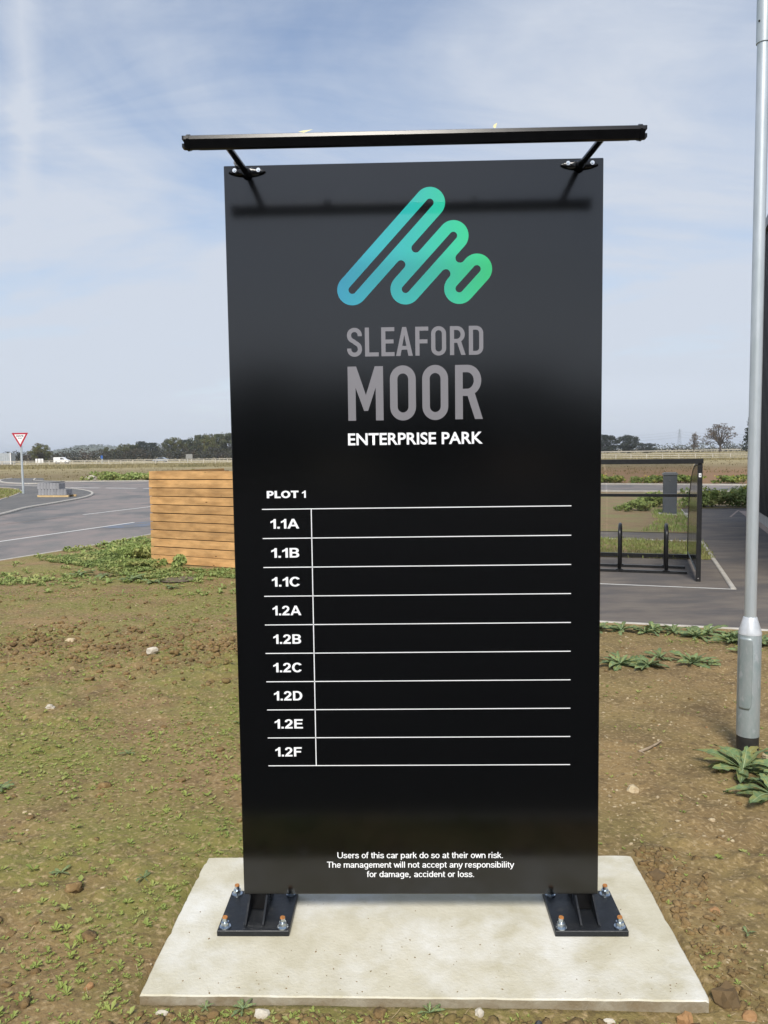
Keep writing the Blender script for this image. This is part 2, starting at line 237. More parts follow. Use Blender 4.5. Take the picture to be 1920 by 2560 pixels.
# ------------------------------------------------------------------ mesh helpers
class MB:
    def __init__(s): s.v = []; s.f = []; s.m = []; s.mi = 0
    def add(s, vs, fs):
        o = len(s.v); s.v += [tuple(v) for v in vs]; s.f += [tuple(i+o for i in f) for f in fs]; s.m += [s.mi]*len(fs)
    def box(s, c, d, ax=None, bev=0.0):
        c = Vector(c); X, Y, Z = ax if ax else (Vector((1, 0, 0)), Vector((0, 1, 0)), Vector((0, 0, 1)))
        hx, hy, hz = d[0]/2, d[1]/2, d[2]/2
        if bev <= 0:
            p = [c+X*(a*hx)+Y*(b*hy)+Z*(e*hz) for e in (-1, 1) for a, b in ((-1, -1), (1, -1), (1, 1), (-1, 1))]
            s.add(p, [(3, 2, 1, 0), (4, 5, 6, 7), (0, 1, 5, 4), (1, 2, 6, 5), (2, 3, 7, 6), (3, 0, 4, 7)]); return s
        b = bev; pr = [(-hx+b, -hy), (hx-b, -hy), (hx, -hy+b), (hx, hy-b), (hx-b, hy), (-hx+b, hy), (-hx, hy-b), (-hx, -hy+b)]
        pi = [(-hx+b, -hy+b), (hx-b, -hy+b), (hx-b, -hy+b), (hx-b, hy-b), (hx-b, hy-b), (-hx+b, hy-b), (-hx+b, hy-b), (-hx+b, -hy+b)]
        rings = [(pi, -hz), (pr, -hz+b), (pr, hz-b), (pi, hz)]; p = []
        for q, z in rings: p += [c+X*x+Y*y+Z*z for x, y in q]
        f = []
        for k in range(3):
            for i in range(8): j = (i+1) % 8; f.append((k*8+i, k*8+j, (k+1)*8+j, (k+1)*8+i))
        f = [q for q in f]
        p2 = len(p); f += [(7, 5, 3, 1), (24+0, 24+2, 24+4, 24+6)]
        s.add(p, f); return s
    def tube(s, pts, rad, n=10, cap=True):
        pts = [Vector(p) for p in pts]; k = len(pts); rad = rad if isinstance(rad, (list, tuple)) else [rad]*k
        t0 = (pts[1]-pts[0]).normalized(); a = Vector((0, 0, 1)) if abs(t0.z) < .9 else Vector((1, 0, 0)); u = t0.cross(a).normalized()
        ps = []
        for i in range(k):
            t = (pts[min(i+1, k-1)]-pts[max(i-1, 0)]).normalized(); u = (u-t*u.dot(t)).normalized(); w = t.cross(u)
            for j in range(n): an = 2*math.pi*j/n; ps.append(pts[i]+(u*math.cos(an)+w*math.sin(an))*rad[i])
        f = [(i*n+j, i*n+(j+1) % n, (i+1)*n+(j+1) % n, (i+1)*n+j) for i in range(k-1) for j in range(n)]
        if cap: f += [tuple(range(n-1, -1, -1)), tuple((k-1)*n+j for j in range(n))]
        s.add(ps, f); return s
    def prism(s, poly, fn, d0, d1):
        n = len(poly); p = [fn(a, b, d0) for a, b in poly]+[fn(a, b, d1) for a, b in poly]
        s.add(p, [tuple(range(n-1, -1, -1)), tuple(range(n, 2*n))]+[(i, (i+1) % n, n+(i+1) % n, n+i) for i in range(n)]); return s
    def build(s, name, material, parent=None, smooth=False, loc=None):
        me = bpy.data.meshes.new(name); off = Vector(loc) if loc is not None else (parent.matrix_basis.translation.copy() if parent is not None else Vector((0, 0, 0)))
        if parent is not None and parent.parent is not None and loc is None: off = off+parent.parent.matrix_basis.translation
        me.from_pydata([tuple(Vector(v)-off) for v in s.v], [], s.f); me.update()
        mats = material if isinstance(material, list) else [material]
        for m in mats: me.materials.append(m)
        if len(mats) > 1: me.polygons.foreach_set('material_index', s.m)
        if smooth:
            me.polygons.foreach_set('use_smooth', [True]*len(me.polygons))
            if smooth != 'all':
                try: me.set_sharp_from_angle(angle=R(35))
                except Exception: pass
        o = bpy.data.objects.new(name, me); C.objects.link(o)
        if parent is not None: o.parent = parent
        elif loc is not None: o.location = loc
        return o
def tag(o, label=None, cat=None, group=None, kind=None):
    if label: o['label'] = label
    if cat: o['category'] = cat
    if group: o['group'] = group
    if kind: o['kind'] = kind
    return o
def thing(name, label, cat, loc=(0, 0, 0), group=None):
    o = bpy.data.objects.new(name, None); C.objects.link(o); o.location = loc; o.empty_display_size = .1
    return tag(o, label, cat, group)
def box(name, c, d, m, parent=None, ax=None, bev=0.0): return MB().box(c, d, ax, bev).build(name, m, parent)
def arc(cx, cy, rx, ry, a0, a1, n=12): return [(cx+rx*math.cos(R(a0+(a1-a0)*i/n)), cy+ry*math.sin(R(a0+(a1-a0)*i/n))) for i in range(n+1)]
def fill2d(name, loops, y, m, parent):
    """flat print: filled outlines (x, z) lying in a plane facing -Y"""
    cu = bpy.data.curves.new(name, 'CURVE'); cu.dimensions = '2D'; cu.fill_mode = 'BOTH'
    for lp in loops:
        sp = cu.splines.new('POLY'); sp.points.add(len(lp)-1); sp.use_cyclic_u = True
        for i, (a, b) in enumerate(lp): sp.points[i].co = (a, b, 0, 1)
    return flat(name, cu, y, m, parent)
def flat(name, cu, y, m, parent, fit=None):
    o = bpy.data.objects.new('tmp', cu); C.objects.link(o); dg = bpy.context.evaluated_depsgraph_get(); dg.update()
    me = bpy.data.meshes.new_from_object(o.evaluated_get(dg)); bpy.data.objects.remove(o); me.name = name
    if fit:
        x0, x1, z0, z1, capz = fit; vs_ = [v.co.copy() for v in me.vertices]; a0 = min(v.x for v in vs_); a1 = max(v.x for v in vs_)
        sx = (x1-x0)/(a1-a0); sz = (z1-z0)/capz
        for v in me.vertices: v.co = (x0+(v.co.x-a0)*sx, v.co.y*sz+z0, 0)
    for v in me.vertices: v.co = (v.co.x, y-v.co.z, v.co.y)
    me.materials.clear(); me.materials.append(m); me.update()
    r = bpy.data.objects.new(name, me); C.objects.link(r); r.parent = parent; return r
def text(name, body, x0, x1, z0, z1, y, m, parent, bold=0.0, capz=.7):
    cu = bpy.data.curves.new(name, 'FONT'); cu.body = body; cu.offset = bold; cu.resolution_u = 4
    return flat(name, cu, y, m, parent, (x0, x1, z0, z1, capz))
def sheet(name, poly, z, m, kind='structure'):
    me = bpy.data.meshes.new(name); me.from_pydata([(a, b, z) for a, b in poly], [], [tuple(range(len(poly)))]); me.update()
    if me.polygons[0].normal.z < 0: me.flip_normals()
    me.materials.append(m); o = bpy.data.objects.new(name, me); C.objects.link(o)
    if kind: o['kind'] = kind
    return o
def smooth_line(p, n=5):
    o = []
    for i in range(len(p)-1):
        a = p[max(i-1, 0)]; b = p[i]; c = p[i+1]; e = p[min(i+2, len(p)-1)]
        for k in range(n):
            t = k/n; o.append(tuple(.5*((2*b[j])+(-a[j]+c[j])*t+(2*a[j]-5*b[j]+4*c[j]-e[j])*t*t+(-a[j]+3*b[j]-3*c[j]+e[j])*t**3) for j in (0, 1)))
    return o+[p[-1]]
def kerb(name, line, w, z0, z1, m=None, bev=.012):
    mb = MB(); P = [Vector((a, b, 0)) for a, b in line]; k = len(P); vs_ = []
    pr = [(-w/2, z0), (-w/2, z1-bev), (-w/2+bev, z1), (w/2-bev, z1), (w/2, z1-bev), (w/2, z0)]
    for i in range(k):
        t = (P[min(i+1, k-1)]-P[max(i-1, 0)]).normalized(); nn = Vector((t.y, -t.x, 0))
        vs_ += [P[i]+nn*a+Vector((0, 0, z)) for a, z in pr]
    n = len(pr); mb.add(vs_, [(i*n+j, i*n+j+1, (i+1)*n+j+1, (i+1)*n+j) for i in range(k-1) for j in range(n-1)]+[tuple(range(n)), tuple((k-1)*n+j for j in range(n-1, -1, -1))])
    return tag(mb.build(name, m or M['kerb']), kind='structure')
def stripe(name, a, b, w, z, m, kind='structure'):
    a = Vector((*a, 0)); b = Vector((*b, 0)); t = (b-a).normalized(); n = Vector((-t.y, t.x, 0))*w/2
    return sheet(name, [(p.x, p.y) for p in (a-n, b-n, b+n, a+n)], z, m, kind)
def copy_tree(o, parent=None):
    c = o.copy(); C.objects.link(c); c.parent = parent
    for ch in list(o.children): copy_tree(ch, c)
    return c

# ------------------------------------------------------------------ ground
mb = MB(); ys = [-3000, -300, -60, -20, 0, 30, 60, 90, 130, 180, 260, 400, 700, 1200, 2500, 6500]; xs = [-6000, -1500, -400, -150, -60, -20, 0, 20, 60, 150, 400, 1500, 6000]
vs_ = [(x, y, -.10) for y in ys for x in xs]; nx = len(xs)
mb.add(vs_, [(j*nx+i, j*nx+i+1, (j+1)*nx+i+1, (j+1)*nx+i) for j in range(len(ys)-1) for i in range(nx-1)])
tag(mb.build('ground', M['ground']), kind='structure')

def left_edge(y): return -8.024+(y-11.926)*(.363 if y < 14.2 else .26) if y < 14.2 else -7.2+(y-14.183)*.255
def front_edge(x): return 5.911-.297*(x-2.367)
def soil_z(x, y):
    v = Vector((x, y, 0)); z = -.032
    z += .022*noise.fractal(v*.55, 1.0, 2.0, 3)
    cl = noise.noise(v*.9+Vector((7, 3, 1))); cl2 = max(0, cl-.05)*2.2
    n1 = noise.fractal(v*7, .9, 2.1, 4)
    z += n1*(.006+.030*min(cl2, 1.0))
    if x < -.9 and 2 < y < 8:                     # scuffed, cloddy strip on the left
        w = math.exp(-((y-4.6+.15*(x+3))/1.5)**2); z += w*max(0, n1)*.055
    n3 = abs(noise.noise(v*17+Vector((2, 9, 4)))); z += .016*n3*(.5+max(0, noise.noise(v*1.7))*1.5)
    # lower along the front right of the slab
    dx = max(0, x+.4); w = math.exp(-((y+.75)/.35)**2)*min(1, dx/1.2); z = z*(1-.8*math.exp(-((y+.72)/.3)**2))-(.004+.050*min(1, dx/1.3))*math.exp(-((y+.72)/.3)**2)
    if -1.07 < x < 1.06 and -.51 < y < .51: z = min(z, -.03)-.03
    elif -1.16 < x < 1.15 and -.6 < y < .6: z = min(z, -.004)
    if y < -.98: z = min(z, -.06)
    e = x-left_edge(y)
    if e < .5: z = z*max(e, 0)/.5+(-.030)*(1-max(e, 0)/.5)
    e = front_edge(x)-y
    if x > -.5 and e < .5: z = z*max(e, 0)/.5+(-.034)*(1-max(e, 0)/.5)
    return z
def build_soil():
    X = []; x = -10.6
    while x < 6.2: X.append(x); x += .032 if -3.2 < x < 3.4 else .055
    Y = []; y = -1.7
    while y < 26: Y.append(y); y += .022+.010*max(0, y)*.9
    v = []; idx = {}; keep = []
    def clampxy(x, y):
        le = left_edge(y)
        if x < le: x = le
        if x > -.5+.3*(y-6.7) and y > front_edge(x):
            if x-(-.5+.3*(y-6.7)) < y-front_edge(x): x = -.5+.3*(y-6.7)
            else: y = front_edge(x)
        return x, y
    nX = len(X); inside = []
    for y in Y:
        for x in X:
            a, b = clampxy(x, y); inside.append(abs(a-x)+abs(b-y) < 1e-6); v.append((a, b, soil_z(a, b)))
    f = []
    for j in range(len(Y)-1):
        for i in range(nX-1):
            q = (j*nX+i, j*nX+i+1, (j+1)*nX+i+1, (j+1)*nX+i)
            if any(inside[k] for k in q): f.append(q)
    mb = MB(); mb.v = v; mb.f = f; mb.m = [0]*len(f)
    return tag(mb.build('soil_verge', M['soil'], smooth='all'), kind='structure')
build_soil()

# ------------------------------------------------------------------ roads, kerbs and markings on the left
ledge = [(-12.6, -1.0), (-8.024, 11.926), (-7.2, 14.183), (-6.574, 16.669), (-4.2, 26), (-1.0, 38.9)]
k_out = smooth_line([(-13.0, 16.0), (-14.235, 23.9), (-14.95, 27.3), (-15.15, 30.5), (-15.6, 34.6), (-16.6, 38.1), (-18.2, 41.4), (-21.0, 45.4), (-25.0, 49.4), (-32, 54.2)], 6)
near = [(-32, 54.2), (-25, 49.9), (-1.0, 38.9), (13.86, 33.25), (24, 30.4), (90, 16)]
far = [(-60, 66), (-34.2, 60.9), (-29, 59.4), (-20.1, 57.95), (16.45, 40.05), (26, 36.2), (90, 22)]
sheet('access_road', ledge+[(-1.0, 39.2), (-25, 50.2)]+list(reversed(k_out))+[(-14.2, -1.0)], -.046, M['asphalt'])
sheet('cross_road', [(-60, 60)]+near+[(90, 22)]+list(reversed(far[:-1])), -.050, M['asphalt'])
kerb('road_edging', smooth_line(ledge[1:5], 4), .06, -.12, -.018); kerb('road_edging', [(-13.0, -2.1), (-8.024, 11.926)], .06, -.12, -.018)
foot = list(k_out)+[(-34, 53.2)]; inner = smooth_line([(-18.2, 31.2), (-19.0, 33.3), (-20.2, 36.9), (-21.7, 40.6), (-23.3, 43.6), (-26.4, 47.4), (-34, 51.5)], 5)
sheet('footway', foot+list(reversed(inner))+[(-17.4, 26), (-17, 15)], .018, M['footway'])
kerb('footway_kerb', k_out, .15, -.1, .035, bev=.03)
sheet('footway_verge', list(inner)+[(-50, 53), (-50, 25), (-18, 26)], .03, M['bedsoil']); kerb('verge_edging', inner, .07, -.1, .045)
tip = smooth_line([(-27.2, 55.4), (-28.6, 55.2), (-31.6, 58.2), (-34.2, 62.4), (-36.0, 66.2), (-37.0, 70)], 5)
sheet('far_footway', tip+[(-33.5, 69), (-30.5, 62.5), (-27, 58.9)], .012, M['footway']); kerb('far_footway_kerb', tip, .2, -.1, .04, bev=.03)
kerb('far_kerb', [(-34.3, 69), (-31.6, 63), (-29, 59.6), (-20.1, 58.05), (16.45, 40.15), (26, 36.3), (90, 22.1)], .14, -.1, .03)
kerb('near_kerb', [(-.6, 38.8), (13.86, 33.15), (24, 30.3), (90, 15.9)], .14, -.1, .02)
stripe('edge_line', (-14.75, 0), (-8.284, 20.473), .10, -.041, M['line'])
stripe('centre_line', (-11.227, 23.791), (-9.2, 30.7), .10, -.041, M['line']); stripe('centre_line', (-12.9, 18.3), (-11.45, 23.1), .08, -.041, mat('worn_paint', (.30, .25, .22), (.13, .12, .115), 3, rough=.85))
for a, b in (((-24.6, 49.0), (-22.5, 47.9)), ((-21.7, 47.3), (-19.4, 46.3)), ((-18.9, 46.1), (-16.6, 45.1)), ((-16.1, 44.9), (-13.8, 43.9)), ((-13.3, 43.7), (-11, 42.7)), ((-10.5, 42.5), (-8.2, 41.5))):
    stripe('give_way_line', a, b, .3, -.041, M['line'])
stripe('give_way_line', (-30.5, 53.2), (-25.6, 49.9), .35, -.041, M['line'])
sheet('blue_patch', [(-8.75, 18.7), (-8.2, 18.6), (-6.9, 19.4), (-6.7, 21.2), (-7.6, 21.4), (-8.3, 20.2)], -.0405, M['blue'])

# ------------------------------------------------------------------ car park, paths and beds on the right
E1 = Vector((.957, -.29, 0)); E2 = Vector((.29, .957, 0))
sheet('car_park', [(-.62, 6.8), (7.5, 4.385), (13.5, 20.5), (12.2, 23.4), (9.3, 23.4), (6, 25), (3, 22)], -.038, M['asphalt_r'])
kerb('car_park_edging', [(-.6, 6.793), (3.99, 5.43), (7.5, 4.385)], .055, -.12, -.020); kerb('car_park_edging', [(-.6, 6.793), (3, 18.8)], .055, -.12, -.020)
bedA = [(-.2, 12.75), (5.62, 11.02), (6.43, 13.76), (4.453, 14.615), (.55, 16.4)]
sheet('grass_bed', bedA, -.03, M['bedsoil']); kerb('bed_edging', [(.55, 16.4), (4.453, 14.615), (6.44, 13.77)], .06, -.1, -.012)
kerb('bed_edging', [(4.709, 8.021), (6.447, 13.795)], .075, -.1, -.014)
stripe('bay_line', (.0, 9.55), (4.72, 8.02), .045, -.034, M['line'])
bedB = [(2.0, 17.4), (4.864, 16.247), (6.83, 15.531), (8.089, 19.017), (9.236, 22.932), (13.2, 32.7), (0, 38)]
sheet('planting_bed', bedB, -.026, M['bedsoil']); kerb('bed_edging', [(6.83, 15.531), (8.089, 19.017), (9.236, 22.932)], .055, -.1, -.012)
sheet('verge', [(9.24, 23.3), (12.5, 23.1), (40, 14), (40, 25), (13.86, 33.0)], -.028, M['bedsoil'])
for k in range(2): stripe('parking_line', (9.6+k*.0, 19.9+k*1.5), (10.9, 22.4), .06, -.034, M['brickpave']) if k == 0 else None

sheet('parking_court', [(-40, -1.0), (-40, -55), (45, -55), (45, -1.0)], -.036, mat('asphalt_new', (.034, .034, .035), (.045, .044, .043), 2, rough=.95, bump=.4, bscale=90, spec=.1)); kerb('court_edging', [(-11, -.99), (9, -.99)], .05, -.12, -.024)
# ------------------------------------------------------------------ concrete base of the sign
slab = MB(); P = [(-1.0597, -.491), (1.0443, -.5143), (1.0541, .5129), (-1.0525, .4964)]
def ring(ins, z): cx = sum(p[0] for p in P)/4; cy = sum(p[1] for p in P)/4; return [(p[0]-math.copysign(ins, p[0]-cx), p[1]-math.copysign(ins, p[1]-cy), z) for p in P]
ol = []
for i in range(4):
    p, q = Vector(P[i]), Vector(P[(i+1) % 4]); L_ = (q-p).length; nseg_ = int(L_/.02); nn = Vector(((q-p).y, -(q-p).x)).normalized()
    for k in range(nseg_):
        c_ = p+(q-p)*k/nseg_; j = .0035*noise.noise(Vector((c_.x*9, c_.y*9, 2)))+.002*noise.noise(Vector((c_.x*40, c_.y*40, 5))); ch = max(0, noise.noise(Vector((c_.x*14, c_.y*14, 8)))-.32)*.018
        if k == 0: ch += .006
        ol.append((c_+nn*(j-ch), ch))
n = len(ol); cen = Vector((0, 0))
slab.add([(p.x, p.y, -.25) for p, c in ol]+[(p.x, p.y, -.005-c*.8) for p, c in ol]+[((p*.995).x, (p*.992).y, 0) for p, c in ol], [(i, (i+1) % n, n+(i+1) % n, n+i) for i in range(n)]+[(n+i, n+(i+1) % n, 2*n+(i+1) % n, 2*n+i) for i in range(n)]+[tuple(2*n+i for i in range(n))])
slab.m[0:n] = [1]*n; M['concrete_side'] = mat('concrete_side', (.34, .31, .24), (.21, .165, .10), 7, rough=.95, bump=.4, bscale=50, detail=9)
tag(slab.build('concrete_base', [M['concrete'], M['concrete_side']]), 'pale rectangular concrete base set in the soil under the black sign', 'concrete base')

# ------------------------------------------------------------------ the sign
sign = thing('directory_sign', 'tall black directory sign board with teal logo and light bar on top', 'sign')
W2, ZB, ZT = .7625, .1013, 3.1656
box('panel', (0, .032, (ZB+ZT)/2), (W2*2, .064, ZT-ZB), M['panel'], sign, bev=.0025)
YF = -.0012
# logo: three slanted loops joined by webs
dl = Vector((.663, 0, .749)).normalized()
A1 = Vector((-.2504, 0, 2.6647)); u_ax = Vector((.6831, 0, .7303)).normalized(); v_ax = Vector((u_ax.z, 0, -u_ax.x))
def uv(x, z): p = Vector((x, 0, z))-A1; return p.dot(u_ax), p.dot(v_ax)
caps = [(uv(-.2504, 2.6647), uv(.0676, 3.0047)), (uv(-.0334, 2.6642), uv(.1611, 2.8728)), (uv(.185, 2.6623), uv(.255, 2.7395))]
vv = [0, (caps[1][0][1]+caps[1][1][1])/2, (caps[2][0][1]+caps[2][1][1])/2]
rr_, hole = .0615, .0155; up_s = [uv(.0107, 2.8257)[0], uv(.1878, 2.7842)[0]]; lo_s = [uv(-.0515, 2.7619)[0], uv(.1287, 2.7231)[0]]
def place(pts): return [((A1+u_ax*a+v_ax*b).x, (A1+u_ax*a+v_ax*b).z) for a, b in pts]
out = []
for i in range(3):
    out += [(caps[i][1][0]+rr_*math.sin(R(t)), vv[i]-rr_*math.cos(R(t))) for t in range(0, 181, 9)]
    if i < 2:
        g = (vv[i+1]-vv[i])/2-rr_; c = (vv[i]+vv[i+1])/2
        out += [(up_s[i]-g*math.sin(R(t)), c-g*math.cos(R(t))) for t in range(0, 181, 12)]
for i in (2, 1, 0):
    out += [(caps[i][0][0]-rr_*math.sin(R(t)), vv[i]+rr_*math.cos(R(t))) for t in range(0, 181, 9)]
    if i > 0:
        g = (vv[i]-vv[i-1])/2-rr_; c = (vv[i]+vv[i-1])/2
        out += [(lo_s[i-1]+g*math.sin(R(t)), c+g*math.cos(R(t))) for t in range(0, 181, 12)]
holes = []
for i in range(3):
    holes.append([(caps[i][1][0]+hole*math.sin(R(t)), vv[i]-hole*math.cos(R(t))) for t in range(0, 181, 12)]+[(caps[i][0][0]-hole*math.sin(R(t)), vv[i]+hole*math.cos(R(t))) for t in range(0, 181, 12)])
tag(fill2d('logo', [place(out)]+[place(h) for h in holes], YF, M['logo'], sign), 'teal to green logo of three slanted loops')
# condensed capitals, drawn in source units (y down)
def stroke(path, t):
    n = len(path); Lf, Rt = [], []
    for i in range(n):
        a = Vector(path[max(i-1, 0)]); b = Vector(path[min(i+1, n-1)]); d_ = (b-a).normalized(); nn = Vector((-d_.y, d_.x))*t/2; p = Vector(path[i])
        Lf.append(tuple(p+nn)); Rt.append(tuple(p-nn))
    return Lf+Rt[::-1]
def bez(a, b, c, d_, n=10): return [tuple((1-t)**3*a[j]+3*(1-t)**2*t*b[j]+3*(1-t)*t*t*c[j]+t**3*d_[j] for j in (0, 1)) for t in [i/n for i in range(n+1)]]
def condensed(ch):
    if ch == 'S':
        p = [(116, 76), (116, 68)]+arc(67.5, 66, 48.5, 47, 0, -180, 14)[1:]+bez((19, 66), (19, 116), (58, 116), (67.5, 129), 8)[1:-1]+bez((67.5, 129), (80, 144), (116, 146), (116, 195), 8)[1:]+arc(67.5, 195, 48.5, 47, 0, 180, 14)[1:]+[(19, 186)]
        return [stroke(p, 38)]
    if ch == 'L': return [[(0, 0), (38, 0), (38, 224), (124, 224), (124, 260), (0, 260)]]
    if ch == 'E': return [[(0, 0), (119, 0), (119, 36), (38, 36), (38, 110), (111, 110), (111, 146), (38, 146), (38, 224), (119, 224), (119, 260), (0, 260)]]
    if ch == 'F': return [[(0, 0), (118, 0), (118, 36), (38, 36), (38, 114), (110, 114), (110, 150), (38, 150), (38, 260), (0, 260)]]
    if ch == 'A': return [[(0, 260), (58, 0), (94, 0), (152, 260), (112, 260), (101, 204), (51, 204), (40, 260)], [(57, 170), (95, 170), (76, 72)]]
    if ch == 'O': return [arc(67.5, 64, 67.5, 66, 180, 360, 16)+arc(67.5, 196, 67.5, 66, 0, 180, 16), arc(67.5, 64, 29.5, 30, 180, 360, 12)+arc(67.5, 196, 29.5, 30, 0, 180, 12)]
    if ch == 'D': return [[(0, 0)]+arc(65, 65, 65, 65, -90, 0, 10)+arc(65, 195, 65, 65, 0, 90, 10)+[(0, 260)], [(38, 35)]+arc(64, 64, 29, 29, -90, 0, 8)+arc(64, 196, 29, 29, 0, 90, 8)+[(38, 225)]]
    if ch == 'R': return [[(0, 0)]+arc(64, 74, 70, 74, -90, 58, 14)+[(141, 260), (101, 260), (66, 150), (38, 150), (38, 260), (0, 260)], [(38, 35)]+arc(62, 75, 34, 40, -90, 90, 12)+[(38, 115)]]
    if ch == 'M2': return [[(0, 0), (78, 0), (163, 257), (246, 0), (321, 0), (321, 487), (252, 487), (252, 190), (181, 400), (145, 400), (70, 190), (70, 487), (0, 487)]]
    if ch == 'O2': return [arc(117, 120, 117, 124, 180, 360, 20)+arc(117, 367, 117, 124, 0, 180, 20), arc(117, 120, 49, 52, 180, 360, 14)+arc(117, 367, 49, 52, 0, 180, 14)]
    if ch == 'R2': return [[(0, 0)]+arc(112, 138, 124, 138, -90, 58, 16)+[(249, 487), (178, 487), (112, 278), (69, 278), (69, 487), (0, 487)], [(69, 66)]+arc(108, 140, 60, 74, -90, 90, 14)+[(69, 214)]]
def word(name, items, x0, z_top, sx, sz, m):
    lp = []
    for ch, ox in items:
        for l in condensed(ch): lp.append([(x0+(ox+a)*sx, z_top-b*sz) for a, b in l])
    return fill2d(name, lp, YF, m, sign)
s1 = .5559/1229
tag(word('lettering', [('S', 0), ('L', 162), ('E', 310), ('A', 442), ('F', 617), ('O', 760), ('R', 929), ('D', 1099)], -.2755, 2.5131, s1, .1166/260, M['silver']), 'grey capitals reading SLEAFORD')
s2 = .5527/1220
tag(word('lettering', [('M2', 0), ('O2', 382), ('O2', 674), ('R2', 971)], -.2752, 2.3565, s2, .2206/487, M['silver']), 'large grey capitals reading MOOR')
tag(text('lettering', 'ENTERPRISE PARK', -.278, .277, 2.0364, 2.0838, YF, M['white'], sign, bold=.022), 'white capitals reading ENTERPRISE PARK')
G = {'1': (56, [[(29, 0), (49, 0), (49, 100), (33, 100), (24, 87), (4, 75), (4, 57), (29, 69)]]), '.': (30, [[(4, 0), (24, 0), (24, 20), (4, 20)]]),
 '2': (76, [[(3, 0), (69, 0), (69, 18), (32, 18), (40, 27), (52, 37), (62, 49), (67, 60), (68, 72), (64, 85), (55, 95), (42, 100), (30, 100), (17, 96), (8, 88), (4, 76), (4, 70), (23, 68), (24, 76), (28, 82), (35, 84), (42, 82), (47, 77), (48, 69), (44, 60), (36, 50), (22, 37), (10, 22), (4, 10)]]),
 'A': (98, [[(0, 0), (21, 0), (30, 23), (67, 23), (76, 0), (98, 0), (59, 100), (38, 100)], [(36, 40), (61, 40), (48.5, 76)]]),
 'B': (86, [[(6, 0), (48, 0), (64, 2), (76, 10), (81, 22), (81, 31), (77, 43), (66, 51.5), (74, 58), (78, 67), (78, 77), (74, 89), (64, 97), (48, 100), (6, 100)], [(26, 17), (46, 17), (56, 19), (60, 25), (60, 33), (56, 39), (46, 42), (26, 42)], [(26, 59), (44, 59), (54, 62), (57, 68), (57, 75), (54, 81), (44, 84), (26, 84)]]),
 'C': (94, [[(48+45*math.cos(R(a)), 50+51.5*math.sin(R(a))) for a in range(33, 328, 7)]+[(48+24*math.cos(R(a)), 50+33*math.sin(R(a))) for a in range(322, 36, -7)]]),
 'D': (90, [[(6, 0)]+arc(43, 50, 43, 50, -90, 90, 16)+[(6, 100)], [(26, 17)]+arc(41, 50, 24, 33, -90, 90, 12)+[(26, 83)]]),
 'E': (82, [[(6, 0), (79, 0), (79, 17), (26, 17), (26, 44), (73, 44), (73, 61), (26, 61), (26, 83), (77, 83), (77, 100), (6, 100)]]),
 'F': (76, [[(6, 0), (26, 0), (26, 42), (69, 42), (69, 59), (26, 59), (26, 83), (75, 83), (75, 100), (6, 100)]]),
 'P': (90, [[(4, 0), (33, 0), (33, 33), (48, 33)]+arc(48, 66.5, 37, 33.5, -90, 90, 14)+[(4, 100)], [(33, 54), (45, 54)]+arc(45, 67, 14, 12.5, -90, 90, 10)+[(33, 79)]]),
 'L': (78, [[(4, 0), (74, 0), (74, 22), (33, 22), (33, 100), (4, 100)]]), 'O': (112, [arc(55, 50, 54, 51.5, 0, 348, 28), arc(55, 50, 26, 29, 0, 348, 24)]),
 'T': (92, [[(32, 0), (61, 0), (61, 77), (91, 77), (91, 100), (2, 100), (2, 77), (32, 77)]]), ' ': (34, [])}
def label_text(s_, x0, x1, z0, h):
    lp = []; x = 0
    for ch in s_:
        adv, ls = G[ch]
        for l in ls: lp.append([(a+x, b) for a, b in l])
        x += adv
    mx = max(a for l in lp for a, b in l); mn = min(a for l in lp for a, b in l); k = (x1-x0)/(mx-mn)
    return tag(fill2d('lettering', [[(x0+(a-mn)*k, z0+b*h/100) for a, b in l] for l in lp], YF, M['white'], sign), 'white lettering reading '+s_)
label_text('PLOT 1', -.6205, -.4575, 1.8203, .0303)
LZ0, LZ1 = 1.7741, .6748; st = (LZ0-LZ1)/9
for i, s_ in enumerate(['1.1A', '1.1B', '1.1C', '1.2A', '1.2B', '1.2C', '1.2D', '1.2E', '1.2F']):
    wl = {'1.1A': .120, '1.2F': .110, '1.2A': .121}.get(s_, .1175)
    label_text(s_, -.608-(.003 if i > 4 else 0), -.608+wl, LZ0-st*i-.0815, .0405)
def vinyl(name, x0, x1, z0, z1): return MB().add([(x0, YF, z0), (x1, YF, z0), (x1, YF, z1), (x0, YF, z1)], [(0, 1, 2, 3)])
for i in range(10):
    z = LZ0-st*i; m_ = MB(); m_.add([(-.6422, YF, z-.0018), (.641, YF, z-.0018), (.641, YF, z+.0018), (-.6422, YF, z+.0018)], [(0, 1, 2, 3)]); m_.build('ruling_line', M['white'], sign)
m_ = MB(); m_.add([(-.4392, YF, LZ1+.0018), (-.4355, YF, LZ1+.0018), (-.4345, YF, LZ0-.0018), (-.4382, YF, LZ0-.0018)], [(0, 1, 2, 3)]); m_.build('column_line', M['white'], sign)
def el(cx, cy, rx, ry, a0=0, a1=360, n=18): return arc(cx, cy, rx, ry, a0, a1, n)
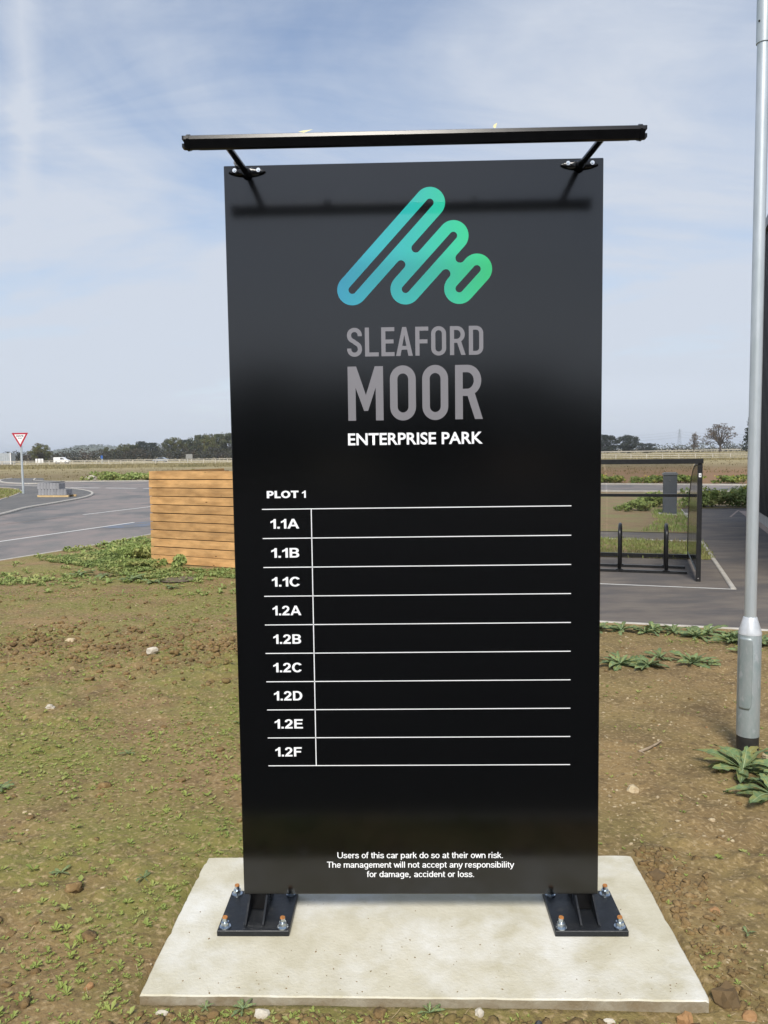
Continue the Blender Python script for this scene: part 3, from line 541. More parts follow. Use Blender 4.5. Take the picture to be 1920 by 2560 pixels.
K = {'U': (80, [[(9, 100), (9, 38)]+el(39, 36, 30, 31, 180, 360, 12)+[(69, 100)]]), 'T': (70, [[(3, 94), (67, 94)], [(35, 94), (35, 0)]]),
 's': (55, [[(46, 54), (41, 63), (28, 67), (14, 63), (9, 54), (13, 43), (28, 37), (43, 31), (48, 19), (42, 8), (28, 4), (12, 8), (6, 19)]]), 'e': (60, [[(9, 37), (51, 37)]+el(30, 36, 21, 31, 8, 322, 18)]),
 'r': (38, [[(9, 72), (9, 0)], [(9, 40), (13, 57), (22, 66), (35, 66)]]), 'o': (60, [el(30, 36, 22, 31)]), 'f': (33, [[(14, 0), (14, 84), (19, 94), (33, 96)], [(2, 67), (31, 67)]]), 't': (34, [[(14, 90), (14, 14), (20, 5), (32, 5)], [(2, 67), (31, 67)]]),
 'h': (60, [[(9, 100), (9, 0)], [(9, 46), (17, 61), (29, 66), (43, 61), (49, 48), (49, 0)]]), 'i': (25, [[(11, 72), (11, 0)], [(11, 100), (11, 88)]]), 'c': (55, [el(30, 36, 22, 31, 38, 322, 16)]),
 'a': (60, [[(10, 54), (17, 64), (30, 67), (43, 62), (47, 51), (47, 12), (51, 0)], [(47, 38), (28, 34), (12, 28), (8, 17), (15, 6), (27, 4), (40, 10), (47, 21)]]), 'p': (62, [[(9, 72), (9, -28)], el(31, 36, 21, 31)]), 'k': (54, [[(9, 100), (9, 0)], [(45, 70), (11, 30)], [(23, 42), (49, 0)]]),
 'd': (62, [[(51, 100), (51, 0)], el(30, 36, 21, 31)]), 'w': (78, [[(3, 72), (21, 2)], [(21, 2), (39, 69)], [(39, 69), (57, 2)], [(57, 2), (75, 72)]]), 'n': (60, [[(9, 72), (9, 0)], [(9, 46), (17, 61), (29, 66), (43, 61), (49, 48), (49, 0)]]),
 'm': (87, [[(9, 72), (9, 0)], [(9, 47), (17, 62), (27, 66), (39, 61), (43, 49), (43, 0)], [(43, 47), (51, 62), (61, 66), (73, 61), (77, 49), (77, 0)]]), 'g': (62, [el(30, 36, 21, 31), [(51, 72), (51, -8), (45, -21), (29, -25), (13, -20)]]),
 'l': (25, [[(11, 100), (11, 0)]]), 'y': (53, [[(3, 72), (27, 2)], [(51, 72), (25, -8), (17, -23), (4, -24)]]), 'b': (62, [[(9, 100), (9, 0)], el(31, 36, 21, 31)]), '.': (30, [[(12, 12), (12, 0)]]), ',': (30, [[(12, 12), (12, 0), (7, -13)]]), ' ': (31, [])}
def mono(body, x0, x1, z0, h, w=12.5):
    pl_ = []; x = 0
    for ch in body:
        adv, st_ = K[ch]; pl_ += [[(a+x, b) for a, b in q] for q in st_]; x += adv
    mn = min(a for q in pl_ for a, b in q)-w/2; mx = max(a for q in pl_ for a, b in q)+w/2; kx = (x1-x0)/(mx-mn); kz = h/100; m_ = MB()
    for i, q in enumerate(pl_):
        o = stroke(q, w); n = len(q); yy = YF-.00006*(i % 3)
        m_.add([(x0+(a-mn)*kx, yy, z0+b*kz) for a, b in o], [(j, j+1, 2*n-2-j, 2*n-1-j) for j in range(n-1)])
    return m_.build('lettering', M['white'], sign)
for s_, a, b, z in (('Users of this car park do so at their own risk.', -.354, .356, .2640), ('The management will not accept any responsibility', -.402, .405, .2218), ('for damage, accident or loss.', -.230, .2325, .1795)):
    tag(mono(s_, a, b, z, .0268), 'small white notice line beginning '+s_.split()[0])
# light bar on two arms
YB, ZBAR = -.395, 3.106
pr = [(-.020, -.0175), (-.0135, -.0235), (.0135, -.0235), (.020, -.0175), (.020, .013), (.011, .0235), (-.011, .0235), (-.020, .013)]
pr = [(a*math.cos(R(24))-b*math.sin(R(24)), a*math.sin(R(24))+b*math.cos(R(24))) for a, b in pr]
lb = MB(); lb.prism(pr, lambda a, b, t: (t, YB+a, ZBAR+b), -.792, .782)
bar = lb.build('light_bar', M['black'], sign)
for s_, x in ((-1, -.792), (1, .782)):
    cp = MB(); p2 = [(a*1.16, b*1.14) for a, b in pr]; cp.prism(p2, lambda a, b, t: (t, YB+a, ZBAR+b), min(x, x+s_*.009), max(x, x+s_*.009))
    cp.prism(pr, lambda a, b, t: (t, YB+a, ZBAR+b), min(x+s_*.009, x+s_*.0185), max(x+s_*.009, x+s_*.0185))
    for q in (-1, 1): cp.box((x+s_*.0225, YB, ZBAR+q*.0135), (.009, .026, .013))
    cp.build('end_cap', M['black'], bar, loc=(0, 0, 0))
ln = MB(); ln.box((-.005, YB+.0, ZBAR), (1.5, .018, .002)) if False else ln.prism([(-.010, -.0238), (.010, -.0238), (.010, -.0250), (-.010, -.0250)], lambda a, b, t: (t, YB+a*math.cos(R(24))-b*math.sin(R(24)), ZBAR+a*math.sin(R(24))+b*math.cos(R(24))), -.76, .75); ln.build('light_lens', mat('lens', (.5, .52, .54), rough=.3), bar, loc=(0, 0, 0))
for x, g_ in ((-.6673, True), (.6658, False)):
    ar = MB(); ar.tube([(x, .0, 3.132), (x, -.05, 3.130), (x, YB+.018, ZBAR-.004)], [.013, .0125, .0125], 14); arm = ar.build('arm', M['black'], sign, smooth=True)
    br = MB(); n = 22; pts = []
    for k in range(n):
        a = 2*math.pi*k/n; c_, s_ = math.cos(a), math.sin(a); pts.append((x+.077*c_*(1 if abs(c_) < .98 else .99), 3.137+.0195*(abs(s_)**.85)*math.copysign(1, s_)*(1-.45*abs(c_)**3)))
    p = [(a, -.0005, b) for a, b in pts]+[(x+(a-x)*.9, -.012, 3.137+(b-3.137)*.84) for a, b in pts]+[(x+(a-x)*.45, -.019, 3.137+(b-3.137)*.6) for a, b in pts]
    br.add(p, [(i, (i+1) % n, n+(i+1) % n, n+i) for i in range(n)]+[(n+i, n+(i+1) % n, 2*n+(i+1) % n, 2*n+i) for i in range(n)]+[tuple(2*n+i for i in range(n))])
    br.tube([(x, -.012, 3.132), (x, -.034, 3.131)], [.022, .016], 14)
    brk = br.build('bracket', M['black'], sign, smooth=True)
    for q in (-1, 1):
        sc_ = MB(); sx_ = x+q*.048; sc_.tube([(sx_, -.010, 3.141), (sx_, -.019, 3.141)], [.0085, .0085], 12); sc_.build('washer', M['screw'], brk, smooth=True, loc=(0, 0, 0))
        sc_ = MB(); sc_.tube([(sx_, -.018, 3.141), (sx_, -.023, 3.141)], [.0045, .0045], 6); sc_.build('screw', M['zinc'], brk, loc=(0, 0, 0))
    if g_:
        gl = MB(); gl.tube([(x-.035, .03, 3.150), (x-.035, -.002, 3.172), (x-.036, -.012, 3.175)], [.011, .016, .0165], 14); gl.tube([(x-.036, -.0115, 3.175), (x-.036, -.017, 3.176)], [.010, .010], 12); gl.build('cable_gland', mat('gland', (.05, .055, .06), rough=.4), sign, smooth=True)
for x, h_, w_ in ((-.385, .014, .045), (.282, .022, .014)):
    tp = MB(); tp.add([(x-w_/2, YB-.012, ZBAR+.0245), (x+w_*.2, YB-.013, ZBAR+.0242), (x+w_*.1, YB-.006, ZBAR+.026), (x+w_*.62, YB+.004, ZBAR+.024+h_), (x-w_*.2, YB+.006, ZBAR+.027+h_*.6), (x-w_*.05, YB-.019, ZBAR+.018)], [(0, 1, 2), (2, 1, 3), (0, 2, 4), (2, 3, 4), (0, 5, 1)])
    tp.build('tape_scrap', M['tape'], bar, loc=(0, 0, 0))
# feet
for sx_, x0 in ((-1, -.700), (1, .7045)):
    yc = .010; bp = box('base_plate', (x0, yc, .0125), (.302, .300, .025), M['blackplate'], sign, bev=.0025)
    pm = MB(); pm.box((x0, .045, .068), (.078, .07, .084), bev=.004); pm.build('post_foot', M['black'], sign)
    for gx in (-.037, .037):
        gm = MB(); gxx = x0+gx*1.0
        gm.prism([(-.112, .0255), (.011, .0255), (.011, .097), (-.002, .099), (-.112, .034)], lambda a, b, t: (t, a, b), gxx-.004, gxx+.004); gm.build('gusset', M['blackplate'], bp, loc=(0, 0, 0))
        gm = MB(); gm.prism([(.079, .0255), (.15, .0255), (.15, .034), (.079, .099)], lambda a, b, t: (t, a, b), gxx-.004, gxx+.004); gm.build('gusset', M['blackplate'], bp, loc=(0, 0, 0))
    for qx in (-1, 1):
        for qy in (-1, 1):
            bx, by = x0+qx*.1215, yc+qy*.1215+rnd.uniform(-.004, .004); bo = MB()
            bo.tube([(bx, by, .0252), (bx, by, .0295)], .0235, 20); bo.tube([(bx, by, .0295), (bx, by, .047)], .0175, 6)
            bo.tube([(bx, by, .047), (bx, by, .049)], .015, 12); hh = .064+rnd.uniform(-.002, .004); bo.tube([(bx, by, .049), (bx, by, hh)], .0108, 14); bo.mi = 1; bo.tube([(bx, by, hh), (bx+rnd.uniform(-.001, .001), by, hh+.005)], [.0110, .0100], 14)
            bo.build('bolt', [M['zinc'], M['rust']], bp, smooth=True, loc=(0, 0, 0))

# ------------------------------------------------------------------ lamp post
LX, LY = 2.2465, 1.938
lp = thing('lamp_post', 'galvanised steel lamp post with wide base compartment beside the sign', 'lamp post', (LX, LY, -.03))
def lathe(prof, n=32, x=LX, y=LY):
    m_ = MB(); m_.tube([(x, y, z) for r_, z in prof], [r_ for r_, z in prof], n); return m_
lathe([(.0695, -.2), (.0695, .079)]).build('root_band', M['band'], lp, smooth=True)
lathe([(.0725, .079), (.0725, .773), (.0715, .776)]).build('base_compartment', M['galv2'], lp, smooth=True)
lathe([(.0735, .768), (.073, .780), (.0445, .876), (.042, .882)]).build('cone', M['galv3'], lp, smooth=True)
lathe([(.0375, .85), (.0368, 4.56)]).build('shaft', M['galv'], lp, smooth=True)
lathe([(.0425, 4.535), (.0432, 4.545), (.0425, 6.4), (.03, 6.42)]).build('sleeve', M['galv'], lp, smooth=True)
for zz in (4.66, 4.80):
    for an in (60, 180, 300):
        bm_ = MB(); dr = Vector((math.cos(R(an+150)), math.sin(R(an+150)), 0)); b0 = Vector((LX, LY, zz)); bm_.tube([b0+dr*.040, b0+dr*.0475], .006, 8); bm_.build('grub_screw', M['band'], lp)
dm = MB(); n = 12; a0, a1 = 188, 262; prof = []
for zz, k in ((.270, .0), (.285, .6), (.31, 1), (.70, 1), (.735, .8), (.752, .35)):
    for j in range(n+1):
        t = j/n; w_ = 1-(1-k)*.35; a = R(225+(a0+(a1-a0)*t-225)*w_); prof.append((LX+.0755*math.cos(a), LY+.0755*math.sin(a), zz))
dm.add(prof, [(i*(n+1)+j, i*(n+1)+j+1, (i+1)*(n+1)+j+1, (i+1)*(n+1)+j) for i in range(5) for j in range(n)])
do = dm.build('access_door', M['galv2'], lp, smooth=True); sm_ = do.modifiers.new('t', 'SOLIDIFY'); sm_.thickness = .0035; sm_.offset = -1

# ------------------------------------------------------------------ timber screen
FA = Vector((-4.807, 11.354, 0)); FD = Vector((1.769, -.854, 0)).normalized(); FN = Vector((-FD.y, FD.x, 0)); FL = 3.35
fe = thing('timber_screen', 'orange-brown timber board enclosure standing in weeds beside the road', 'timber screen', tuple(FA))
pitch = 1.742/11
for i in range(11):
    z = -.03+pitch*(i+.5)+(.006 if i == 0 else 0); zz = pitch-.014
    def brd(a, b, dirv, nrm, nm='board', tilt=0):
        c_ = (a+b)/2+Vector((0, 0, z)); ln_ = (b-a).length; ax = (dirv, nrm, Vector((0, 0, 1))); m_ = MB(); m_.box((0, 0, 0), (ln_, .022, zz), bev=.003); o = m_.build(nm, M['wood']); o.parent = fe
        mt = Matrix((ax[0], ax[1], ax[2])).transposed().to_4x4(); mt = mt @ Matrix.Rotation(tilt, 4, 'Y'); mt.translation = c_-FA; o.matrix_local = mt; return o
    j = FD*rnd.uniform(-.012, .012)
    brd(FA+j, FA+FD*FL+j, FD, FN, tilt=rnd.uniform(-.0015, .0015))
    brd(FA+FN*.05+FD*.011, FA+FN*2.2+FD*.011, FN, -FD); brd(FA+FN*.05+FD*(FL-.011), FA+FN*2.2+FD*(FL-.011), FN, -FD)
box('shade_backing', FA+FD*FL/2+FN*.030+Vector((0, 0, .83)), (FL-.06, .012, 1.69), mat('gap_shade', (.035, .022, .014), rough=.9), fe, ax=(FD, FN, Vector((0, 0, 1))))  # added dark sheet, its colour stands in for shade in the board gaps
for t, q in ((.06, .09), (1.72, .09), (3.28, .09), (.06, 2.2), (3.28, 2.2)):
    c_ = FA+FD*t+FN*(q-.0); box('post', c_+Vector((0, 0, .80)), (.09, .095, 1.72), M['woodpost'], fe, ax=(FD, FN, Vector((0, 0, 1))))

# ------------------------------------------------------------------ cycle shelter and stands
S0 = Vector((4.468, 8.732, -.038)); SL = 4.3
def sp(a, b, z): return S0-E1*a+E2*b+Vector((0, 0, z))     # a: to the left, b: to the back
SAX = (E1, E2, Vector((0, 0, 1)))
sh = thing('cycle_shelter', 'black framed cycle shelter with clear curved roof behind the sign', 'cycle shelter', tuple(S0))
prof = [(.03, 1.80), (.55, 1.79), (1.08, 1.745), (1.5, 1.645), (1.8, 1.52), (2.05, 1.36), (2.25, 1.20), (2.38, 1.05), (2.47, .85), (2.52, .6), (2.54, .3), (2.55, .0)]
for a in (0, SL):
    box('front_post', sp(a, 0, .90), (.07, .045, 1.80), M['frame'], sh, SAX, .004)
    m_ = MB(); m_.tube([sp(a, b, z) for b, z in prof], .027, 8); m_.build('curved_post', M['frame'], sh, smooth=True)
    sgn = 1
    for b in (.62, 1.22, 1.82):
        zt = 1.79 if b < .7 else (1.70 if b < 1.5 else 1.48); box('side_bar', sp(a+.002, b, zt/2+.05), (.03, .04, zt-.12), M['frame'], sh, SAX)
    box('side_foot_rail', sp(a+.001, 1.27, .14), (.036, 2.48, .04), M['galv2'], sh, SAX)
    m_ = MB(); poly = [(b, z) for b, z in prof[:-2]]+[(2.52, .16), (.03, .16)]; m_.prism([(b, z-.03 if z > .3 else z) for b, z in poly], lambda b, z, t: sp(a+t, b, z), .012, .018); m_.build('side_pane', M['pane_dark'], sh)
box('front_beam', sp(SL/2, -.002, 1.842), (SL+.09, .085, .075), M['frame'], sh, SAX, .006)
for b, z, h_, nm in ((2.30, 1.19, .055, 'middle_rail'), (2.535, .055, .065, 'bottom_rail')): box(nm, sp(SL/2, b, z), (SL-.055, .045, h_), M['frame'], sh, SAX)
nseg = 3
for k in range(nseg):
    a0, a1 = SL*k/nseg+.03, SL*(k+1)/nseg-.0
    m_ = MB(); pp = [(b, z) for b, z in prof[:7]]; q = [sp(a0, b, z+.03) for b, z in pp]+[sp(a1, b, z+.03) for b, z in pp]; nn = len(pp)
    m_.add(q, [(i, i+1, nn+i+1, nn+i) for i in range(nn-1)]); o = m_.build('roof_pane', M['acrylic_roof'], sh, smooth='all')
    m_ = MB(); m_.add([sp(a0, 2.36, 1.165), sp(a1, 2.36, 1.165), sp(a1, 2.56, .09), sp(a0, 2.56, .09)], [(0, 1, 2, 3)]); m_.build('back_pane', M['acrylic'], sh)
m_ = MB(); m_.add([sp(.018, -.0245, 1.60), sp(-.018, -.0245, 1.60), sp(-.018, -.0245, 1.66), sp(.018, -.0245, 1.66)], [(0, 1, 2, 3)]); lb_ = m_.build('sticker', M['signwhite'], sh)
m_ = MB(); m_.add([sp(.006, -.0265, 1.618), sp(-.008, -.0265, 1.618), sp(-.008, -.0265, 1.638), sp(.006, -.0265, 1.638)], [(0, 1, 2, 3)]); m_.build('sticker_mark', M['cab'], lb_, loc=tuple(S0))
m_ = MB(); m_.tube([sp(0, -.02, .05), sp(0, -.03, .05)], .012, 10); m_.build('foot_bolt', M['screw'], sh)
for b in (.72, 1.3, 1.9): pass
rack = thing('cycle_rack', 'black tubular hoop cycle rack on two floor rails under the shelter', 'cycle rack', tuple(sp(.36, .8, 0)))
RB0, RB1 = .70, 1.30; first = None; off = Vector(rack.location)
for k in range(5):
    a = .44+.735*k
    if k == 0:
        pts = [sp(a, RB0, .03), sp(a, RB0, .62)]+[sp(a, (RB0+RB1)/2-.3*math.cos(R(t)), .62+.15*math.sin(R(t))) for t in range(15, 180, 15)]+[sp(a, RB1, .62), sp(a, RB1, .03)]
        m_ = MB(); m_.tube(pts, .029, 10); first = m_.build('hoop', M['frame'], rack, smooth='all'); 
        cl = [MB().box(sp(a, b, .05), (.11, .07, .012), SAX).build('clamp', M['frame'], first, loc=tuple(off)) for b in (RB0, RB1)]
    else:
        h2 = first.copy(); C.objects.link(h2); h2.location = -E1*(.735*k); 
        for c_ in cl: c2_ = c_.copy(); C.objects.link(c2_); c2_.parent = h2
for b in (RB0, RB1): box('floor_rail', sp(.22+1.75, b, .025), (3.7, .05, .04), M['frame'], rack, SAX)

# ------------------------------------------------------------------ utility cabinet
cb0 = Vector((8.18, 20.95, -.03)); cb = thing('utility_cabinet', 'slim dark grey utility cabinet on a small concrete pad behind the shelter', 'utility cabinet', tuple(cb0))
ca = R(-16); X_, Y_ = Vector((math.cos(ca), math.sin(ca), 0)), Vector((-math.sin(ca), math.cos(ca), 0)); CAX = (X_, Y_, Vector((0, 0, 1)))
box('body', cb0+Vector((0, 0, .61)), (.40, .30, 1.22), M['cab'], cb, CAX, .008)
m_ = MB(); m_.prism([(-.225, 1.22), (.225, 1.22), (.225, 1.255), (.17, 1.295), (-.17, 1.295), (-.225, 1.255)], lambda a, b, t: cb0+X_*a+Y_*t+Vector((0, 0, b)), -.17, .17); m_.build('cap', M['cabtop'], cb)
box('door', cb0-Y_*.152+Vector((0, 0, .60)), (.355, .010, 1.12), M['cab'], cb, CAX, .003)
m_ = MB(); m_.tube([cb0-Y_*.156+Vector((0, 0, 1.05)), cb0-Y_*.166+Vector((0, 0, 1.05))], .014, 10); m_.build('lock', M['screw'], cb)
for z in (.3, 1.03): box('hinge', cb0-Y_*.152+X_*.19+Vector((0, 0, z)), (.02, .02, .07), M['screw'], cb, CAX)
box('pad', cb0+X_*.16-Y_*.05+Vector((0, 0, .01)), (.95, .7, .05), M['kerb'], cb, CAX)

# ------------------------------------------------------------------ dark clad building on the right
B0 = Vector((9.80, 18.60, -.04)); BD = Vector((-.31, -.951, 0)).normalized(); BN = Vector((.951, -.31, 0)).normalized(); BL, BH, BW = 12.5, 7.75, 9.0
bd = thing('clad_building', 'black ribbed metal clad building at the right edge behind the lamp post', 'building', tuple(B0))
BAX = (BD, BN, Vector((0, 0, 1)))
box('wall', B0+BD*BL/2+BN*BW/2+Vector((0, 0, BH/2)), (BL-.06, BW-.06, BH-.05), M['clad'], bd, BAX)
rib = None; nr = 50
for k in range(nr):
    t = .06+(BL-.12)*k/(nr-1)
    if rib is None:
        m_ = MB(); m_.prism([(-.075, 0), (-.045, -.042), (.045, -.042), (.075, 0)], lambda a, b, q: BD*a+BN*b+Vector((0, 0, q)), .28, BH-.02); rib = m_.build('cladding_rib', M['clad']); rib.parent = bd; rib.location = BD*t+BN*.030
    else: c_ = rib.copy(); C.objects.link(c_); c_.location = BD*t+BN*.030
box('corner_trim', B0+BN*.03+BD*-.01+Vector((0, 0, BH/2+.02)), (.10, .12, BH-.28), M['cladtrim'], bd, BAX)
box('eaves_trim', B0+BD*BL/2+BN*.02+Vector((0, 0, BH+.06)), (BL+.16, .18, .26), M['cladtrim'], bd, BAX)
box('roof', B0+BD*BL/2+BN*BW/2+Vector((0, 0, BH+.12)), (BL, BW-.3, .12), M['cladtrim'], bd, BAX)
box('plinth', B0+BD*BL/2+BN*.045+Vector((0, 0, .14)), (BL, .06, .27), M['kerb'], bd, BAX)
p0 = B0-BD*3.6; sheet('paving_strip', [tuple((p0+BN*q+BD*t)[:2]) for q, t in ((-.16, 0), (-.16, BL+3.6), (.05, BL+3.6), (.05, 0))], -.030, M['brickpave'])

# ------------------------------------------------------------------ give way sign, block stack, far signs
gw0 = Vector((-20.565, 38.592, .018)); gw = thing('give_way_sign', 'red and white triangular give way sign on a grey pole', 'road sign', tuple(gw0))
m_ = MB(); m_.tube([gw0, gw0+Vector((0, 0, 3.22))], .057, 12); m_.build('pole', M['galv'], gw, smooth=True)
def tri(s_, z0): return [(-s_/2, z0+s_*.866/3), (s_/2, z0+s_*.866/3), (0, z0-s_*.866*2/3)]
def fc(a, b, t): yaw = R(-26); return gw0+Vector((a*math.cos(yaw)-t*math.sin(yaw)*-1, -t+a*-math.sin(yaw)*-1, b))
zc_ = 3.02
pl = MB().prism(tri(.90, zc_), lambda a, b, t: gw0+Vector((a, -.075+t, b)), 0, .012).build('plate', M['red'], gw)
MB().prism(tri(.62, zc_), lambda a, b, t: gw0+Vector((a, -.078+t, b)), 0, .002).build('white_face', M['signwhite'], pl, loc=tuple(gw0))
for s_, w_, z, h_ in (('GIVE', .40, zc_+.05, .085), ('WAY', .25, zc_-.06, .06)):
    o = text('lettering', s_, -w_/2, w_/2, z, z+h_, -.0795, M['ink'], pl, bold=.03)
bs = Vector((-17.1, 34.95, .018)); bang = math.atan2(-.345, 1.685); bxd = Vector((math.cos(bang), math.sin(bang), 0)); byd = Vector((-bxd.y, bxd.x, 0)); BX = (bxd, byd, Vector((0, 0, 1)))
tag(box('timber_bearer', bs-byd*.30+Vector((0, 0, .05)), (1.72, .10, .10), M['pallet'], None, BX, .006), 'pale timber bearer along the front under the stacked kerb blocks', 'timber')
tag(box('timber_bearer', bs+byd*.30+Vector((0, 0, .05)), (1.72, .10, .10), M['pallet'], None, BX, .006), 'timber bearer at the rear under the stacked kerb blocks', 'timber')
def kb(x, z, lab):
    m_ = MB(); m_.prism([(-.083, 0), (.083, 0), (.083, .285), (.06, .295), (-.05, .295), (-.083, .23)], lambda a, b, t: bxd*a+byd*t+Vector((0, 0, b)), -.36, .12); o = m_.build('kerb_block', M['block'], loc=None); o.location = bs+bxd*x+Vector((0, 0, z)); return tag(o, lab, 'kerb block', 'stacked kerb blocks')
kord = ['first', 'second', 'third', 'fourth', 'fifth', 'sixth', 'seventh', 'eighth', 'ninth']
for i in range(9): kb(-.70+i*.174, .10, 'grey kerb block in the bottom layer of the stack, %s from the left' % kord[i])
for i in range(7): kb(-.74+i*.174, .398, 'grey kerb block in the top layer of the stack, %s from the left' % kord[i])

def at(px_, D, z=0.0):     # a spot on the land by bearing and distance
    return Vector((CAM.x+(px_-1005.5)/1952.4*D, CAM.y+D, z))
def board_sign(name, label, px_, D, w, h, z0, m, posts, pm):
    c_ = at(px_, D, -.1); t = thing(name, label, 'road sign', tuple(c_))
    box('plate', c_+Vector((0, 0, z0+h/2)), (w, .05, h), m, t)
    for q in posts: m_ = MB(); m_.tube([c_+Vector((q, -.055 if pm == M['ink'] else .06, 0)), c_+Vector((q, -.055 if pm == M['ink'] else .06, z0+h*.98))], .055, 8); m_.build('post', pm, t)
board_sign('road_sign', 'white rectangular sign board with two dark posts by the far road', 93, 190, 1.95, 1.05, .55, M['signwhite'], (-.42, .42), M['ink'])
board_sign('road_sign', 'small upright blue road sign beyond the field', 252, 200, .55, .85, 1.35, M['signblue'], (-.1, .2), M['galv'])
board_sign('road_sign', 'grey backed road sign before the woodland beside the silver car', 473, 200, 1.7, 1.15, 1.1, M['signback'], (-.45, .45), M['galv'])
cn0 = at(-40, 200, -.1); ct = thing('grey_container', 'light grey ribbed steel container at the far left edge', 'container', tuple(cn0))
box('body', cn0+Vector((0, 0, 1.75)), (13.6, 2.4, 2.75), M['container'], ct)
for k in range(24): box('rib', cn0+Vector((-6.5+k*.565, -1.24, 1.75)), (.16, .07, 2.5), M['container'], ct)
box('corner_post', cn0+Vector((6.75, -1.2, 1.7)), (.22, .2, 2.95), M['signwhite'], ct); box('skid', cn0+Vector((0, 0, .2)), (13.4, 2.2, .36), M['tyre'], ct)

def vehicle(name, label, cat, px_, D, prof_, win, wheels, wdt, m, flip=False):
    c_ = at(px_, D, -.1); t = thing(name, label, cat, tuple(c_)); s_ = -1 if flip else 1
    m_ = MB(); m_.prism([(a*s_, b) for a, b in prof_], lambda a, b, q: c_+Vector((a, q, b)), -wdt/2, wdt/2); m_.build('body', m, t)
    for w_ in win: m_ = MB(); m_.prism([(a*s_, b) for a, b in w_], lambda a, b, q: c_+Vector((a, q, b)), -wdt/2-.015, wdt/2+.015); m_.build('window', M['glassdark'], t)
    for a in wheels:
        for q in (-1, 1):
            m_ = MB(); m_.tube([c_+Vector((a*s_, q*(wdt/2-.2), .32)), c_+Vector((a*s_, q*(wdt/2+.01), .32))], .32, 14); wh = m_.build('wheel', M['tyre'], t)
            m_ = MB(); m_.tube([c_+Vector((a*s_, q*(wdt/2+.005), .32)), c_+Vector((a*s_, q*(wdt/2+.02), .32))], .19, 10); m_.build('rim', M['carsilver'], wh, loc=tuple(c_))
vehicle('white_van', 'small white van driving along the far road', 'van', 151, 228, [(-2.2, .3), (2.15, .3), (2.2, .75), (2.05, 1.0), (1.25, 1.2), (.55, 1.78), (.2, 1.86), (-2.1, 1.86), (-2.2, 1.7)], [[(.42, 1.2), (1.05, 1.2), (.55, 1.62), (.42, 1.66)], [(-.15, 1.2), (.34, 1.2), (.34, 1.68), (-.15, 1.68)]], (-1.4, 1.35), 1.75, M['vanwhite'])
vehicle('silver_car', 'silver saloon car passing along the far road', 'car', 401, 232, [(-2.2, .35), (2.2, .35), (2.22, .7), (2.1, .88), (1.1, 1.0), (.35, 1.42), (-.75, 1.45), (-1.6, 1.05), (-2.15, .98), (-2.22, .7)], [[(.05, 1.0), (.92, 1.0), (.32, 1.36), (.05, 1.37)], [(-1.3, 1.02), (-.04, 1.0), (-.04, 1.37), (-.72, 1.38)]], (-1.35, 1.4), 1.75, M['carsilver'], flip=True)

# ------------------------------------------------------------------ post and rail fence across the field
FP = [at(-120, 176, -.1), at(300, 172, -.1), at(600, 168, -.1), at(1500, 150, -.1), at(2050, 128, -.1)]
fn = thing('field_fence', 'long pale post and rail fence across the far side of the field', 'fence', tuple(FP[0]))
o0 = Vector(fn.location); pm_ = MB().box((0, 0, .55), (.13, .13, 1.15)); post0 = None; cnt = 0
for a, b in zip(FP[:-1], FP[1:]):
    ln_ = (b-a).length; n = int(ln_/2.75); dr = (b-a).normalized(); nn = Vector((-dr.y, dr.x, 0))
    for k in range(n):
        p = a+dr*(ln_*k/n)
        if post0 is None: post0 = pm_.build('post', M['rail']); post0.parent = fn; post0.location = p-o0
        else: c_ = post0.copy(); C.objects.link(c_); c_.location = p-o0
    for z in (.45, .80, 1.12): box('rail', (a+b)/2+Vector((0, 0, z))-nn*.08, (ln_, .05, .11), M['rail'], fn, (dr, nn, Vector((0, 0, 1))))
# a second, more distant rail beyond the grass on the right
a, b = at(1440, 260, -.1), at(2000, 420, -.1); f2 = thing('far_rail', 'thin pale rail beyond the rough grass on the right, below the trees', 'fence', tuple(a)); dr = (b-a).normalized(); nn = Vector((-dr.y, dr.x, 0)); ln_ = (b-a).length
box('rail', (a+b)/2+Vector((0, 0, 1.15)), (ln_, .08, .32), M['rail'], f2, (dr, nn, Vector((0, 0, 1))))
for k in range(40): box('post', a+dr*(ln_*k/40)+nn*.12+Vector((0, 0, .55)), (.15, .15, 1.2), M['rail'], f2)

